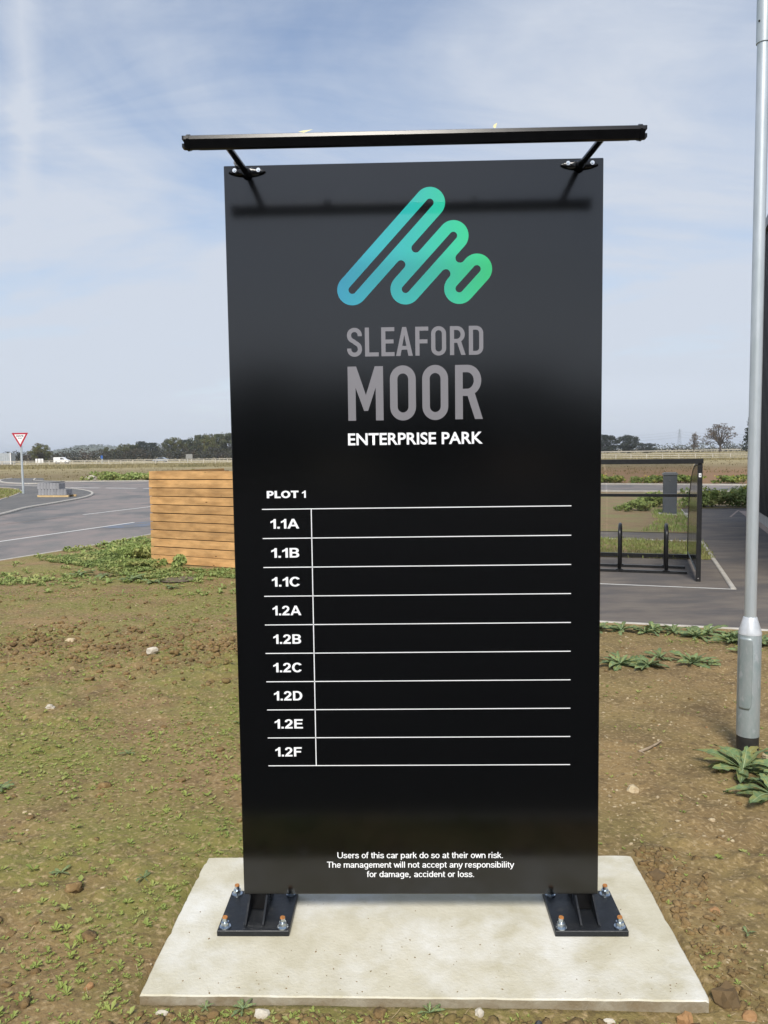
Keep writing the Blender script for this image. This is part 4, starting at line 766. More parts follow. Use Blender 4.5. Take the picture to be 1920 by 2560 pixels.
# ------------------------------------------------------------------ trees
def cards(mb, c, rad, n, size, rg, shell=.35, flat_=1.0):
    c = Vector(c)
    for _ in range(n):
        while True:
            v = Vector((rg.uniform(-1, 1), rg.uniform(-1, 1), rg.uniform(-1, 1)))
            l = v.length
            if .05 < l < 1: break
        v = v/l*(l**shell); p = c+Vector((v.x*rad[0], v.y*rad[1], v.z*rad[2]))
        nrm = (v+Vector((rg.gauss(0, .7), rg.gauss(0, .7), rg.gauss(.3, .7)))).normalized(); a = nrm.orthogonal().normalized(); b = nrm.cross(a); an = rg.uniform(0, 6.28); a, b = a*math.cos(an)+b*math.sin(an), b*math.cos(an)-a*math.sin(an)
        s_ = size*rg.uniform(.55, 1.3); mb.add([p-a*s_, p-b*s_*.55, p+a*s_, p+b*s_*.55], [(0, 1, 2, 3)])
def make_tree_mesh(kind, seed):
    rg = random.Random(seed); tr = MB(); cr = MB()
    if kind == 'conifer':
        tr.tube([(0, 0, 0), (.1, 0, 5), (0, 0, 10.6)], [.28, .16, .03], 8)
        for k in range(34):
            z = .8+9.4*k/33; r_ = 2.6*(1-(z-.8)/10.4)**.8+.15
            for j in range(7):
                a = rg.uniform(0, 6.28); q = r_*rg.uniform(.6, 1.12); tipv = Vector((math.cos(a)*q, math.sin(a)*q, z+.15*q)); cards(cr, tipv*.72+Vector((0, 0, z*.28)), (q*.38+.1, q*.38+.1, .32), 9, .26, rg, .5)
            if k % 3 == 0: a = rg.uniform(0, 6.28); tr.tube([(0, 0, z), (math.cos(a)*r_*.9, math.sin(a)*r_*.9, z+.3)], [.06, .02], 5)
        return tr, cr
    H = 10.0; pts = []
    if kind == 'open': nb, dens, sz, bw = 34, 42, .22, 4.2
    elif kind == 'round': nb, dens, sz, bw = 64, 85, .27, 4.5
    elif kind == 'bush': nb, dens, sz, bw = 70, 80, .26, 5.2
    else: nb, dens, sz, bw = 52, 75, .27, 3.6
    lean = Vector((rg.uniform(-.3, .3), rg.uniform(-.3, .3), 0)); th = H*{'open': .30, 'bush': .12}.get(kind, .2)
    tr.tube([(0, 0, -.2), tuple(lean*.3+Vector((0, 0, th*.6))), tuple(lean+Vector((0, 0, th))), tuple(lean*1.5+Vector((0, 0, H*.75)))], [.36, .27, .2, .05], 8)
    for k in range(nb):
        a = rg.uniform(0, 6.28); lo_ = {'open': .32, 'bush': .07}.get(kind, .13); zz = H*lo_+H*(.92-lo_)*rg.random()**.85; f = (zz/H); wid = bw*math.sin(math.pi*min(.97, max(.12, (f-.05)/.98)))**.6*rg.uniform(.35, 1.0)
        p = Vector((math.cos(a)*wid, math.sin(a)*wid, zz)); root = lean+Vector((0, 0, th*rg.uniform(.55, 1.3))); mid = root*.45+p*.55+Vector((0, 0, .3))
        tr.tube([tuple(root), tuple(mid), tuple(p)], [.11, .07, .02], 5)
        s_ = rg.uniform(.75, 1.35)*(1.0 if kind != 'open' else .85); cards(cr, p, (1.05*s_, 1.05*s_, .75*s_), int(dens*s_), sz, rg, .55)
        if kind == 'open':
            for _ in range(3): q = p+Vector((rg.gauss(0, .9), rg.gauss(0, .9), rg.gauss(.2, .6))); tr.tube([tuple(mid), tuple(q)], [.035, .012], 4); cards(cr, q, (.45, .45, .3), 9, .2, rg, .6)
    return tr, cr
TM = {}
def tree_src(kind, seed, leaf):
    key = (kind, seed, leaf)
    if key not in TM:
        tr, cr = make_tree_mesh(kind, seed); a = tr.build('trunk', M['bark'], smooth=True); b = cr.build('crown', M[leaf]); TM[key] = (a.data, b.data); bpy.data.objects.remove(a); bpy.data.objects.remove(b)
    return TM[key]
def tree(name, label, kind, seed, leaf, pos, h, w=1.0, rz=0, cat='tree', group=None, base=10.0):
    t = thing(name, label, cat, tuple(pos), group); t.rotation_euler = (0, 0, rz); s_ = h/base; t.scale = (s_*w, s_*w, s_)
    for nm, me in zip(('trunk', 'crown'), tree_src(kind, seed, leaf)): o = bpy.data.objects.new(nm, me); C.objects.link(o); o.parent = t
    return t
def hz(px_): return 1143-.01335*px_
def tree_px(name, label, kind, seed, leaf, px_, top, D, w=1.0, **k):
    h = (hz(px_)-top)/1952.4*D+2.1; return tree(name, label, kind, seed, leaf, at(px_, D, -.12), h, w, rnd.uniform(0, 6.28), **k)
tree_px('broad_tree', 'bushy olive green tree beside the give way sign pole', 'bush', 1, 'leaf_olive', 95, 1106, 250, 1.0)
ordw = ['first', 'second', 'third', 'fourth', 'fifth', 'sixth', 'seventh', 'eighth', 'ninth', 'tenth', 'eleventh', 'twelfth', 'thirteenth', 'fourteenth', 'fifteenth', 'sixteenth', 'seventeenth']
wl_ = [(262, 1117, 285, 'tall', 'leaf_olive', 1.0), (285, 1122, 320, 'round', 'leaf_wood', 1.1), (308, 1106, 290, 'bush', 'leaf_olive', .9), (335, 1110, 300, 'round', 'leaf_wood', .9), (357, 1101, 310, 'round', 'leaf_dark', .85), (382, 1104, 305, 'round', 'leaf_dark', .85), (405, 1107, 290, 'open', 'leaf_wood', .8), (424, 1096, 300, 'tall', 'leaf_wood', .95), (444, 1093, 296, 'bush', 'leaf_olive', .85), (466, 1096, 315, 'round', 'leaf_dark', .8), (486, 1092, 300, 'tall', 'leaf_wood', 1.0), (506, 1085, 310, 'round', 'leaf_wood', .85), (526, 1088, 296, 'bush', 'leaf_olive', .75), (545, 1081, 305, 'round', 'leaf_wood', .9), (565, 1083, 320, 'open', 'leaf_wood', .9), (584, 1080, 300, 'round', 'leaf_wood', .9), (606, 1081, 310, 'tall', 'leaf_wood', 1.0)]
for i, (x, tp_, D, kd, lf, w) in enumerate(wl_): tree_px('woodland_tree', '%s woodland tree, %s from the left in the row beyond the far road' % ({'leaf_olive': 'olive green', 'leaf_wood': 'muted green', 'leaf_dark': 'dark green'}[lf], ordw[i]), kd, 2+i % 4, lf, x, tp_, D, w, group='woodland trees')
# hedge along the far road
rg = random.Random(5); hm = MB()
for k in range(90):
    x = -60+k*7.9; D = rg.uniform(262, 276); c_ = at(x, D, 0); hh = rg.uniform(1.5, 2.7)*(1.2 if x > 130 else .95); cards(hm, (c_.x, c_.y, hh*.75), (1.7, 1.3, hh*.95), 170, .3, rg, .6)
tag(hm.build('hedge', M['leaf_hedge']), 'dark brown-green hedge running along the far road on the left', 'hedge')
# right hand trees
tree_px('dark_tree', 'dense dark rounded tree just right of the sign edge, left of its twin', 'round', 21, 'leaf_dark', 1516, 1086, 300, 1.35, group='dark rounded trees')
tree_px('dark_tree', 'dense dark rounded tree, right hand one of the pair beyond the shelter', 'round', 22, 'leaf_dark', 1566, 1087, 310, 1.35, group='dark rounded trees')
tree_px('small_tree', 'low dark shrubby tree at the right foot of the dark rounded pair', 'bush', 23, 'leaf_dark', 1610, 1106, 320, 1.6)
tree_px('brown_tree', 'small thin russet tree between the pylon and the bare tree', 'open', 24, 'leaf_brown', 1728, 1084, 300, .62)
tree_px('bare_tree', 'wide open tree with sparse russet leaves left of the conifer', 'open', 25, 'leaf_brown', 1792, 1060, 300, 1.15)
tree('conifer', 'dark green conifer behind the lamp post', 'conifer', 7, 'leaf_conifer', at(1866, 230, -.12), (hz(1866)-1042)/1952.4*230+2.2, .95, base=10.8)
hm = MB()
for k in range(60):
    x = 1480+k*8.5; D = rg.uniform(420, 450); c_ = at(x, D, 0); hh = rg.uniform(.8, 2.0); cards(hm, (c_.x, c_.y, hh*.7), (2.4, 1.5, hh), 60, .45, rg, .6)
tag(hm.build('hedge', M['leaf_hedge']), 'low distant hedge under the trees on the right', 'hedge')
# trees behind the viewer that the glossy panel mirrors
for i in range(9): tree('mirrored_tree', 'tree behind the viewer mirrored dimly in the panel, %s from the left' % ['first', 'second', 'third', 'fourth', 'fifth', 'sixth', 'seventh', 'eighth', 'ninth'][i], 'bush', 30+i % 2, 'leaf_wood', (-34+i*8.5+rnd.uniform(-2, 2), -66+rnd.uniform(-4, 4), -.12), (9.0 if i < 6 else 7.0)+rnd.uniform(-1, 1), 1.75, i*1.3, group='trees behind the viewer')
# far woods and hill
rg = random.Random(8); hm = MB()
for k in range(150):
    x = -900+k*27+rg.uniform(-9, 9); D = rg.uniform(1350, 1500); c_ = at(x, D, 0); hh = rg.uniform(4, 9); cards(hm, (c_.x, c_.y, hh*.6), (14, 9, hh*.9), 70, 2.2, rg, .6)
tag(hm.build('far_wood', M['leaf_wood']), 'far line of woods on the horizon', 'wood', kind='stuff')
hl = MB(); n = 60; c_ = at(190, 1750, 0)
for j in range(8):
    for i in range(n+1): t = i/n; xx = (t-.5)*620; prof_h = 27*math.exp(-((t-.46)/.19)**2)+1.2*noise.noise(Vector((t*22, j*.8, 0))); hl.v.append((c_.x+xx, c_.y+j*40, max(-1, prof_h*math.sin(math.pi*min(.5, (j+.2)/8))*1.0-.5)))
hl.f = [(j*(n+1)+i, j*(n+1)+i+1, (j+1)*(n+1)+i+1, (j+1)*(n+1)+i) for j in range(7) for i in range(n)]; hl.m = [0]*len(hl.f)
tag(hl.build('hill', M['hill'], smooth='all'), kind='structure')
hm = MB()
for k in range(170): t = rg.random(); xx = (t-.5)*560; hgt = 27*math.exp(-((t-.46)/.19)**2); j = rg.random(); cards(hm, (c_.x+xx, c_.y+20+j*180, hgt*math.sin(math.pi*min(.5, (j*5+.4)/8))), (12, 12, 4), 30, 2.6, rg, .6)
tag(hm.build('hill_wood', M['leaf_wood']), 'wooded crown of the far hill', 'wood', kind='stuff')
# pylon with lines
PD = 1750; pb = at(1692, PD, -.1); py_ = thing('pylon', 'far lattice electricity pylon on the horizon', 'pylon', tuple(pb)); ph = 44.5
m_ = MB(); wz = lambda z: 4.2*(1-z/ph)**1.15+.55; lv = [0, 7, 13, 18.5, 23.5, 28, 32, 35.5, 38.5, 41, ph]
for sx_ in (-1, 1):
    for sy_ in (-1, 1): m_.tube([pb+Vector((sx_*wz(z), sy_*wz(z), z)) for z in lv], .22, 4)
for z0_, z1_ in zip(lv[:-1], lv[1:]):
    for sy_ in (-1, 1): m_.tube([pb+Vector((-wz(z0_), sy_*wz(z0_), z0_)), pb+Vector((wz(z1_), sy_*wz(z1_), z1_))], .12, 4); m_.tube([pb+Vector((wz(z0_), sy_*wz(z0_), z0_)), pb+Vector((-wz(z1_), sy_*wz(z1_), z1_))], .12, 4)
m_.build('lattice_tower', M['pylon'], py_)
for z, w in ((27.5, 6.4), (33.5, 8.0), (39.5, 5.6)):
    m_ = MB(); [m_.tube([pb+Vector((s_*w, 0, z+.6)), pb+Vector((0, q*.6, z+1.7*(q > 0)))], .17, 4) for s_ in (-1, 1) for q in (-1, 1)]; m_.build('cross_arm', M['pylon'], py_)
    for s_ in (-1, 1):
        for dr_ in (-1, 1):
            m_ = MB(); a_ = pb+Vector((s_*w, 0, z-1.5)); b_ = a_+Vector((dr_*360, -dr_*60+s_*0, 0)); m_.tube([a_+(b_-a_)*t+Vector((0, 0, -9*4*t*(1-t))) for t in [i/10 for i in range(11)]], .09, 4); m_.build('power_line', M['pylon'], py_)

# ------------------------------------------------------------------ bushes and weeds
def bush(name, label, pos, rad, n, size, leaf, flowers=0, seed=0, cat='plant', group=None, stems=8):
    rg = random.Random(seed); pos = Vector(pos); t = thing(name, label, cat, tuple(pos), group); m_ = MB()
    for k in range(max(3, n//60)):
        c_ = pos+Vector((rg.gauss(0, rad[0]*.45), rg.gauss(0, rad[1]*.45), rad[2]*rg.uniform(.25, 1.0))); cards(m_, c_, (rad[0]*.33, rad[1]*.33, rad[2]*.30), 60, size, rg, .7)
    m_.build('foliage', M[leaf], t); m_ = MB()
    for k in range(stems): a = rg.uniform(0, 6.28); q = rg.random(); m_.tube([pos+Vector((math.cos(a)*rad[0]*.2*q, math.sin(a)*rad[1]*.2*q, -.02)), pos+Vector((math.cos(a)*rad[0]*.7*q, math.sin(a)*rad[1]*.7*q, rad[2]*rg.uniform(.7, 1.25)))], [.008+.01*rad[2], .004], 5)
    m_.build('stems', M['weed'], t)
    if flowers:
        m_ = MB()
        for k in range(flowers): c_ = pos+Vector((rg.gauss(0, rad[0]*.5), rg.gauss(0, rad[1]*.5), rad[2]*rg.uniform(.8, 1.3))); cards(m_, c_, (.05, .05, .04), 4, size*.32, rg, .6)
        m_.build('flowers', M['flower'], t)
    return t
bush('flowering_weed', 'leafy green bush with yellow flowers right of the shelter by the building', (10.35, 23.9, -.03), (.95, .5, .52), 2600, .06, 'weed', 26, 3)
bush('flowering_weed', 'leafy green bush with yellow flowers partly behind the lamp post', (11.75, 23.75, -.03), (.85, .5, .60), 2600, .06, 'weed', 30, 4)
bush('flowering_weed', 'dark leafy bush right behind the grey cabinet', (8.75, 24.2, -.03), (.7, .4, .42), 1500, .06, 'weed', 4, 5)
bush('flowering_weed', 'leafy bush at the left shoulder of the grey cabinet', (7.75, 22.6, -.03), (.5, .45, .34), 1100, .06, 'weed', 0, 6)
for i in range(7): bush('roadside_weed', 'pale yellow-green weeds on the far side of the right hand road, %s from the sign' % ordw[i], (11.0+i*2.05, 47.0-i*.95+rnd.uniform(-.6, .6), -.08), (1.3, .8, .38), 900, .09, 'weed_y', 9, 10+i, group='weeds beyond the right hand road')
bush('roadside_weed', 'large green weed clump in the far verge left of the timber screen', (-24.0, 61.2, -.08), (1.9, 1.0, .62), 1700, .13, 'weed', 0, 31)
bush('roadside_weed', 'smaller green weed clump right of the large one in the far verge', (-21.2, 60.4, -.08), (1.0, .7, .5), 800, .13, 'weed', 0, 32)
bush('roadside_weed', 'round green bush at the left top corner of the timber screen', (-17.2, 60.2, -.08), (1.1, .8, .72), 1500, .12, 'weed', 0, 33)
tag(bush('white_lump', 'pale stone lump lying on the far verge', (-26.6, 63.0, -.1), (.1, .1, .1), 10, .01, 'weed', 0, 34, cat='stone'), None)
bpy.data.objects.remove([o for o in bpy.data.objects if o.name.startswith('white_lump')][0].children[0]); 
for o in list(bpy.data.objects):
    if o.name.startswith('white_lump'):
        for ch in list(o.children): bpy.data.objects.remove(ch)
        bpy.data.objects.remove(o)
bush('tall_weed', 'bushy green weed mass at the left foot of the timber screen', (-5.3, 12.05, -.03), (.55, .42, .24), 2300, .03, 'weed', 0, 41, stems=14)
bush('tall_weed', 'broad leaved green weed growing against the front of the timber screen', (-4.05, 10.55, -.03), (.22, .15, .22), 800, .035, 'weed', 0, 42)
bush('tall_weed', 'low leafy weeds in front of the left corner of the timber screen', (-4.95, 10.75, -.03), (.5, .3, .12), 900, .035, 'weed', 0, 43)

# ground cover: uncountable small growth, real blades and leaves in one mesh each
def blades(name, label, pts, hmin, hmax, wid, per, spread, m, seed, bend=.5):
    rg = random.Random(seed); V = []; F = []
    for (x, y, z) in pts:
        for _ in range(per):
            a = rg.uniform(0, 6.28); q = rg.random()*spread; bx, by = x+math.cos(a)*q, y+math.sin(a)*q; h = rg.uniform(hmin, hmax); a2 = rg.uniform(0, 6.28); dx, dy = math.cos(a2), math.sin(a2); w = wid*rg.uniform(.6, 1.3); b = h*bend*rg.uniform(.3, 1.3); i = len(V)
            V += [(bx-dy*w, by+dx*w, z-.005), (bx+dy*w, by-dx*w, z-.005), (bx+dx*b*.35+dy*w*.8, by+dy*b*.35-dx*w*.8, z+h*.6), (bx+dx*b*.35-dy*w*.8, by+dy*b*.35+dx*w*.8, z+h*.6), (bx+dx*b, by+dy*b, z+h)]; F += [(i, i+1, i+2, i+3), (i+3, i+2, i+4)]
    mb = MB(); mb.v = V; mb.f = F; mb.m = [0]*len(F); return tag(mb.build(name, m), label, 'grass', kind='stuff')
rg = random.Random(77)
def inside_tri(p, poly):
    r_ = False; n = len(poly); j = n-1
    for i in range(n):
        if (poly[i][1] > p[1]) != (poly[j][1] > p[1]) and p[0] < (poly[j][0]-poly[i][0])*(p[1]-poly[i][1])/(poly[j][1]-poly[i][1])+poly[i][0]: r_ = not r_
        j = i
    return r_
def scatter(poly, n, z, f=None):
    xs_ = [p[0] for p in poly]; ys_ = [p[1] for p in poly]; o = []
    while len(o) < n:
        p = (rg.uniform(min(xs_), max(xs_)), rg.uniform(min(ys_), max(ys_)))
        if inside_tri(p, poly) and (f is None or rg.random() < f(*p)): o.append((p[0], p[1], z))
    return o
blades('bed_grass', 'bright green grass filling the bed behind the cycle rack', scatter(bedA, 2600, -.03), .02, .085, .007, 6, .08, M['greengrass'], 1)
blades('bed_grass', 'thin weedy grass on the soil bed round the grey cabinet', scatter([(5.9, 16.1), (6.83, 15.6), (8.05, 19.0), (9.2, 22.9), (8.2, 22.6), (7.2, 19.2)], 330, -.026), .03, .12, .008, 6, .1, M['weed'], 2)
lf_poly = [(-7.7, 12.6), (-6.3, 12.4), (-4.85, 11.2), (-4.7, 10.6), (-3.0, 10.3), (-2.6, 9.2), (-3.2, 9.6), (-4.4, 9.5), (-5.6, 10.6), (-7.0, 11.6)]
def patches(name, label, pts, smin, smax, m, seed):
    rg = random.Random(seed); V = []; F = []
    for (x, y, z0) in pts:
        z = soil_z(x, y); s_ = rg.uniform(smin, smax); k = rg.randint(5, 9); a0 = rg.uniform(0, 6.28)
        for j in range(k):
            a = a0+6.28*j/k+rg.gauss(0, .35); dx, dy = math.cos(a), math.sin(a); l = s_*rg.uniform(.6, 1.3); w = l*rg.uniform(.14, .28); h = l*rg.uniform(.1, .75); i = len(V)
            V += [(x, y, z), (x+dx*l*.5-dy*w, y+dy*l*.5+dx*w, z+h), (x+dx*l, y+dy*l, z+h*.8), (x+dx*l*.5+dy*w, y+dy*l*.5-dx*w, z+h*.95)]; F.append((i, i+1, i+2, i+3))
    mb = MB(); mb.v = V; mb.f = F; mb.m = [0]*len(F); return tag(mb.build(name, m), label, 'weeds', kind='stuff')
patches('verge_weeds', 'patchy green weeds along the foot of the timber screen and the road edge', scatter(lf_poly, 2000, -.03, lambda x, y: max(.04, .35+1.3*noise.noise(Vector((x*.9, y*.9, 3)))+.35*(y > 10.3))), .03, .085, M['weed'], 3)
patches('verge_weeds', 'green weedy patch beside the road edging on the left', scatter([(-7.4, 13.4), (-6.4, 15.8), (-5.2, 13.6), (-5.0, 11.9), (-6.4, 12.0)], 900, -.03, lambda x, y: max(.05, .5+noise.noise(Vector((x*1.1, y*1.1, 8))))), .04, .12, M['weed'], 4)
patches('verge_weeds', 'low pale green growth straggling over the left soil', scatter([(-7.6, 11.6), (-4.6, 9.9), (-2.6, 9.3), (-2.4, 7.8), (-6.5, 8.2)], 420, -.03, lambda x, y: max(.02, .1+1.4*noise.noise(Vector((x*.8, y*.8, 13))))), .03, .09, M['weed'], 5)
blades('verge_grass', 'thin grass on the round verge beside the give way sign', scatter([(-19.4, 34), (-20.2, 36.9), (-21.7, 40.4), (-23.3, 43.4), (-27, 46), (-26, 36)], 700, .03), .05, .14, .02, 5, .3, M['greengrass'], 5)
def near_field():
    o = []
    for _ in range(5200):
        y = 128+rg.random()**1.3*48; s_ = (y+3.2)/1952.4; x = CAM.x+rg.uniform(-1080, 1000)*s_; o.append((x, y, -.1))
    return o
blades('dry_grass', 'tall pale dry grass along the far side of the field', near_field(), .22, .62, .05, 5, 1.2, M['drygrass'], 6, .4)
blades('dry_grass', 'rough grass beyond the field fence on the right', [(CAM.x+rg.uniform(470, 960)*((y+3.2)/1952.4), y, -.1) for y in [rg.uniform(150, 250) for _ in range(2600)]], .4, 1.1, .07, 5, 1.5, M['drygrass'], 7, .4)
blades('field_stubble', 'sparse tufts on the brown field', [(CAM.x+rg.uniform(-1080, 1000)*((y+3.2)/1952.4), y, -.1) for y in [62+rg.random()**1.5*66 for _ in range(1100)]], .06, .2, .03, 5, .5, M['stubble'], 8, .6)
# seedlings over the bare soil
def seedlings():
    rg = random.Random(21); V = []; F = []; n = 0
    while n < 34000:
        y = -1.0+11.5*rg.random()**1.7; x = rg.uniform(-6.5, 3.6)
        if not left_edge(y)+.1 < x: continue
        if x > -.5 and y > front_edge(x)-.05: continue
        if -1.1 < x < 1.1 and -.55 < y < .56: continue
        dn = .46+.75*noise.noise(Vector((x*.7, y*.7, 5)))+.45*noise.noise(Vector((x*2.6, y*2.6, 9)))
        if x > .5: dn -= .58
        if rg.random() > max(.03, dn): continue
        n += 1; z = soil_z(x, y); s_ = rg.uniform(.006, .016)*(1.0 if rg.random() < .9 else 2.0); k = rg.randint(3, 6); a0 = rg.uniform(0, 6.28)
        for j in range(k):
            a = a0+6.28*j/k+rg.gauss(0, .3); dx, dy = math.cos(a), math.sin(a); l = s_*rg.uniform(.6, 1.3); w = l*rg.uniform(.22, .36); h = l*rg.uniform(.1, .8); i = len(V)
            V += [(x, y, z+.001), (x+dx*l*.55-dy*w, y+dy*l*.55+dx*w, z+h*.7+.004), (x+dx*l, y+dy*l, z+h+.003), (x+dx*l*.55+dy*w, y+dy*l*.55-dx*w, z+h*.7+.004)]; F.append((i, i+1, i+2, i+3))
    mb = MB(); mb.v = V; mb.f = F; mb.m = [0]*len(F); tag(mb.build('seedlings', M['seedling']), 'tiny green seedlings scattered over the bare soil', 'weeds', kind='stuff')
seedlings()

# rosette weeds with separate leaves
def leaf_mesh(seed, lobed=True):
    rg = random.Random(seed); n = 8; V = []; F = []
    for i in range(n+1):
        t = i/n; w = (.5*math.sin(math.pi*min(1, t*.93+.07))**.8*(.35+.75*t) if i < n else .0)*.42
        if lobed and 0 < i < n: w *= 1+(.22 if i % 2 else -.22)
        zz = .20*math.sin(t*2.2)-.16*t*t; wv = .025*math.sin(t*9+seed)
        V += [(t, -w, zz+.10*w+wv), (t, 0, zz-.015), (t, w, zz+.10*w-wv)]
    for i in range(n): a = i*3; F += [(a, a+1, a+4, a+3), (a+1, a+2, a+5, a+4)]
    mb = MB(); mb.v = V; mb.f = F; mb.m = [0]*len(F); vr = .016
    mb.mi = 1; o = len(mb.v); k = []
    for i in range(n+1): t = i/n; zz = .20*math.sin(t*2.2)-.16*t*t+.006; k += [(t*.97, -vr*(1-t*.8), zz), (t*.97, vr*(1-t*.8), zz)]
    mb.add(k, [(2*i, 2*i+1, 2*i+3, 2*i+2) for i in range(n)])
    ob = mb.build('leaf', [M['rosette'], M['vein']], smooth='all'); me = ob.data; bpy.data.objects.remove(ob); return me
LM = [leaf_mesh(1), leaf_mesh(2), leaf_mesh(3, False)]; LMD = leaf_mesh(4).copy(); LMD.materials[0] = M['deadleaf']
def rosette(label, x, y, rad, n, seed, lift=.35, dead=0, group='leafy rosette weeds'):
    n = int(n*1.5) if rad > .13 else n; rg = random.Random(seed); z = soil_z(x, y); t = thing('rosette_weed', label, 'weed', (x, y, z+.004), group); a0 = rg.uniform(0, 6.28)
    for k in range(n):
        o = bpy.data.objects.new('leaf', LM[rg.randrange(3)] if k >= dead else LMD); C.objects.link(o); o.parent = t; l = rad*rg.uniform(.6, 1.12)*(1 if k < n*.65 else .6); a = a0+k*2.4+rg.gauss(0, .25)
        o.scale = (l, l*rg.uniform(.6, .95), l*rg.uniform(.4, 1.0)); o.rotation_euler = (rg.gauss(0, .28), -lift*rg.uniform(-.15, .75)-(.32 if k >= n*.65 else 0), a); o.location = (0, 0, .004+.004*k/n)
rosette('large leafy rosette weed directly in front of the lamp post base', 2.08, 1.62, .28, 20, 1, .6, 2)
rosette('large leafy rosette weed at the right edge, right of the lamp post', 2.36, 1.52, .28, 18, 2, .6)
rosette('big spreading rosette weed at the right edge, lower right of the lamp post', 2.09, 1.24, .27, 15, 3, .3, 1)
rosette('rosette weed with a yellowing leaf at the right edge, nearest the viewer', 2.14, 1.02, .18, 6, 4, .1, 2)
rosette('leafy rosette between the lamp post weeds and the big spreading one', 2.22, 1.40, .24, 15, 14, .5)
for i, (x, y, r_, n) in enumerate([(1.98, 4.05, .27, 16), (2.22, 3.97, .22, 14), (2.42, 4.25, .18, 11), (2.66, 4.06, .25, 14), (2.80, 4.02, .14, 9), (3.36, 4.85, .25, 15), (3.30, 4.45, .16, 9), (3.10, 5.15, .24, 15), (2.93, 5.35, .2, 14), (2.62, 5.35, .21, 13), (2.38, 5.45, .24, 15), (2.15, 5.55, .22, 13), (1.86, 5.55, .26, 14), (3.62, 4.8, .25, 14), (3.82, 4.55, .25, 14), (2.0, 5.3, .16, 10), (3.45, 5.05, .24, 14), (3.25, 5.3, .24, 14), (2.75, 5.5, .2, 12)]):
    nm = ['broad rosette weed closest to the sign in the middle of the right hand soil', 'rosette touching the right side of the broad one in the right hand soil', 'small rosette left of the dark centred one', 'dark centred rosette in the middle of the right hand soil', 'tiny rosette right of the dark centred one', 'spiky rosette just left of the lamp post compartment', 'small isolated rosette below the spiky one by the lamp post', 'dense rosette against the edging left of the lamp post', 'rosette against the car park edging, left of the dense one', 'spread rosette in the middle of the edging row', 'bright rosette in the left half of the edging row', 'rosette second from the sign in the edging row', 'rosette nearest the sign in the edging row', 'rosette just right of the lamp post compartment', 'rosette at the right edge behind the lamp post', 'small rosette in front of the edging row by the sign', 'rosette tucked behind the spiky one by the lamp post', 'rosette on the edging directly left of the lamp cone', 'rosette lying on the edging right of the middle one'][i]
    rosette(nm, x, y, r_, n, 50+i, .45)
for i, (x, y, r_, n, nm) in enumerate([(-.66, -.545, .060, 9, 'bright little weed at the front left edge of the concrete base'), (-.80, -.54, .040, 7, 'tiny weed just left of the bright one at the front of the base'), (.02, -.55, .055, 9, 'small three leaved weed at the middle of the front of the base'), (-.36, .78, .05, 6, 'small weed behind the concrete base left of centre'), (-1.32, .34, .06, 8, 'round leaved weed left of the rear corner of the base'), (-1.75, .40, .06, 8, 'weed further left of the rear corner of the base'), (-2.55, 1.35, .10, 10, 'leafy weed at the left edge in the lower half'), (-1.95, 1.9, .06, 7, 'isolated small weed left of the sign, below the clods'), (-1.30, 2.5, .08, 7, 'small weed near the left edge of the sign'), (-5.6, 9.9, .26, 14, 'grey green rosette in the left soil before the road'), (-4.5, 9.3, .26, 15, 'spreading rosette left of the manhole cover'), (-4.05, 9.05, .20, 12, 'rosette touching the left side of the manhole cover'), (-3.55, 8.4, .16, 10, 'small rosette in front of the manhole cover'), (1.36, -.09, .05, 6, 'tiny weed right of the concrete base, nearer one'), (1.45, -.28, .045, 6, 'tiny weed right of the concrete base, nearest to its front corner'), (-5.1, 9.75, .24, 14, 'rosette between the grey green and spreading ones on the left')]): rosette(nm, x, y, r_, n, 80+i, .35)

# ------------------------------------------------------------------ stones, clods, twig, manhole
def rock(sz, seed, sub=2, rough=.3):
    rg = random.Random(seed); import bmesh
    bm = bmesh.new(); bmesh.ops.create_icosphere(bm, subdivisions=sub, radius=1); off = Vector((seed*1.7, seed*.9, 3))
    for v in bm.verts: d_ = 1+rough*noise.noise(v.co*1.1+off)+rough*.35*noise.noise(v.co*3+off); v.co = Vector((v.co.x*sz[0], v.co.y*sz[1], v.co.z*sz[2]))*d_
    me = bpy.data.meshes.new('stone'); bm.to_mesh(me); bm.free(); return me
def stone(label, x, y, sz, m, seed, z=None, rz=0, name='stone'):
    me = rock(sz, seed, 2, .55); me.materials.append(M[m]); o = bpy.data.objects.new(name, me); C.objects.link(o); o.location = (x, y, soil_z(x, y)+sz[2]*.12 if z is None else z); o.rotation_euler = (0, 0, rz); return tag(o, label, 'stone')
stone('large brown stone at the front right corner of the concrete base', 1.125, -.455, (.052, .050, .05), 'stone_b', 1)
stone('smooth tan pebble beside the large brown stone', 1.175, -.535, (.026, .022, .02), 'stone_o', 2)
stone('rough orange-brown stone touching the front of the base near its right corner', .935, -.555, (.028, .02, .03), 'stone_o', 3)
stone('oval white pebble in front of the base, right of centre', .665, -.565, (.020, .013, .013), 'stone_w', 4)
stone('small black stone in front of the base, right of centre', .405, -.60, (.018, .02, .018), 'stone_k', 5)
stone('pinkish white pebble at the front edge of the base', .20, -.545, (.018, .016, .018), 'stone_w', 6)
stone('curved white flint beside the bright weed at the front of the base', -.585, -.57, (.028, .022, .016), 'stone_w', 7)
stone('flat white pebble near the front left corner of the base', -.955, -.56, (.022, .014, .01), 'stone_w', 8)
stone('orange pebble left of the front left corner of the base', -1.285, -.41, (.016, .018, .014), 'stone_o', 9)
stone('pale orange stone right of the concrete base', 1.30, .10, (.024, .02, .014), 'stone_o', 10)
stone('pale angular stone on the soil between the sign and the lamp post', 1.30, 1.32, (.042, .035, .03), 'stone', 11)
stone('yellowish stone chip on the soil below the pale angular one', 1.62, .95, (.022, .016, .014), 'stone', 12)
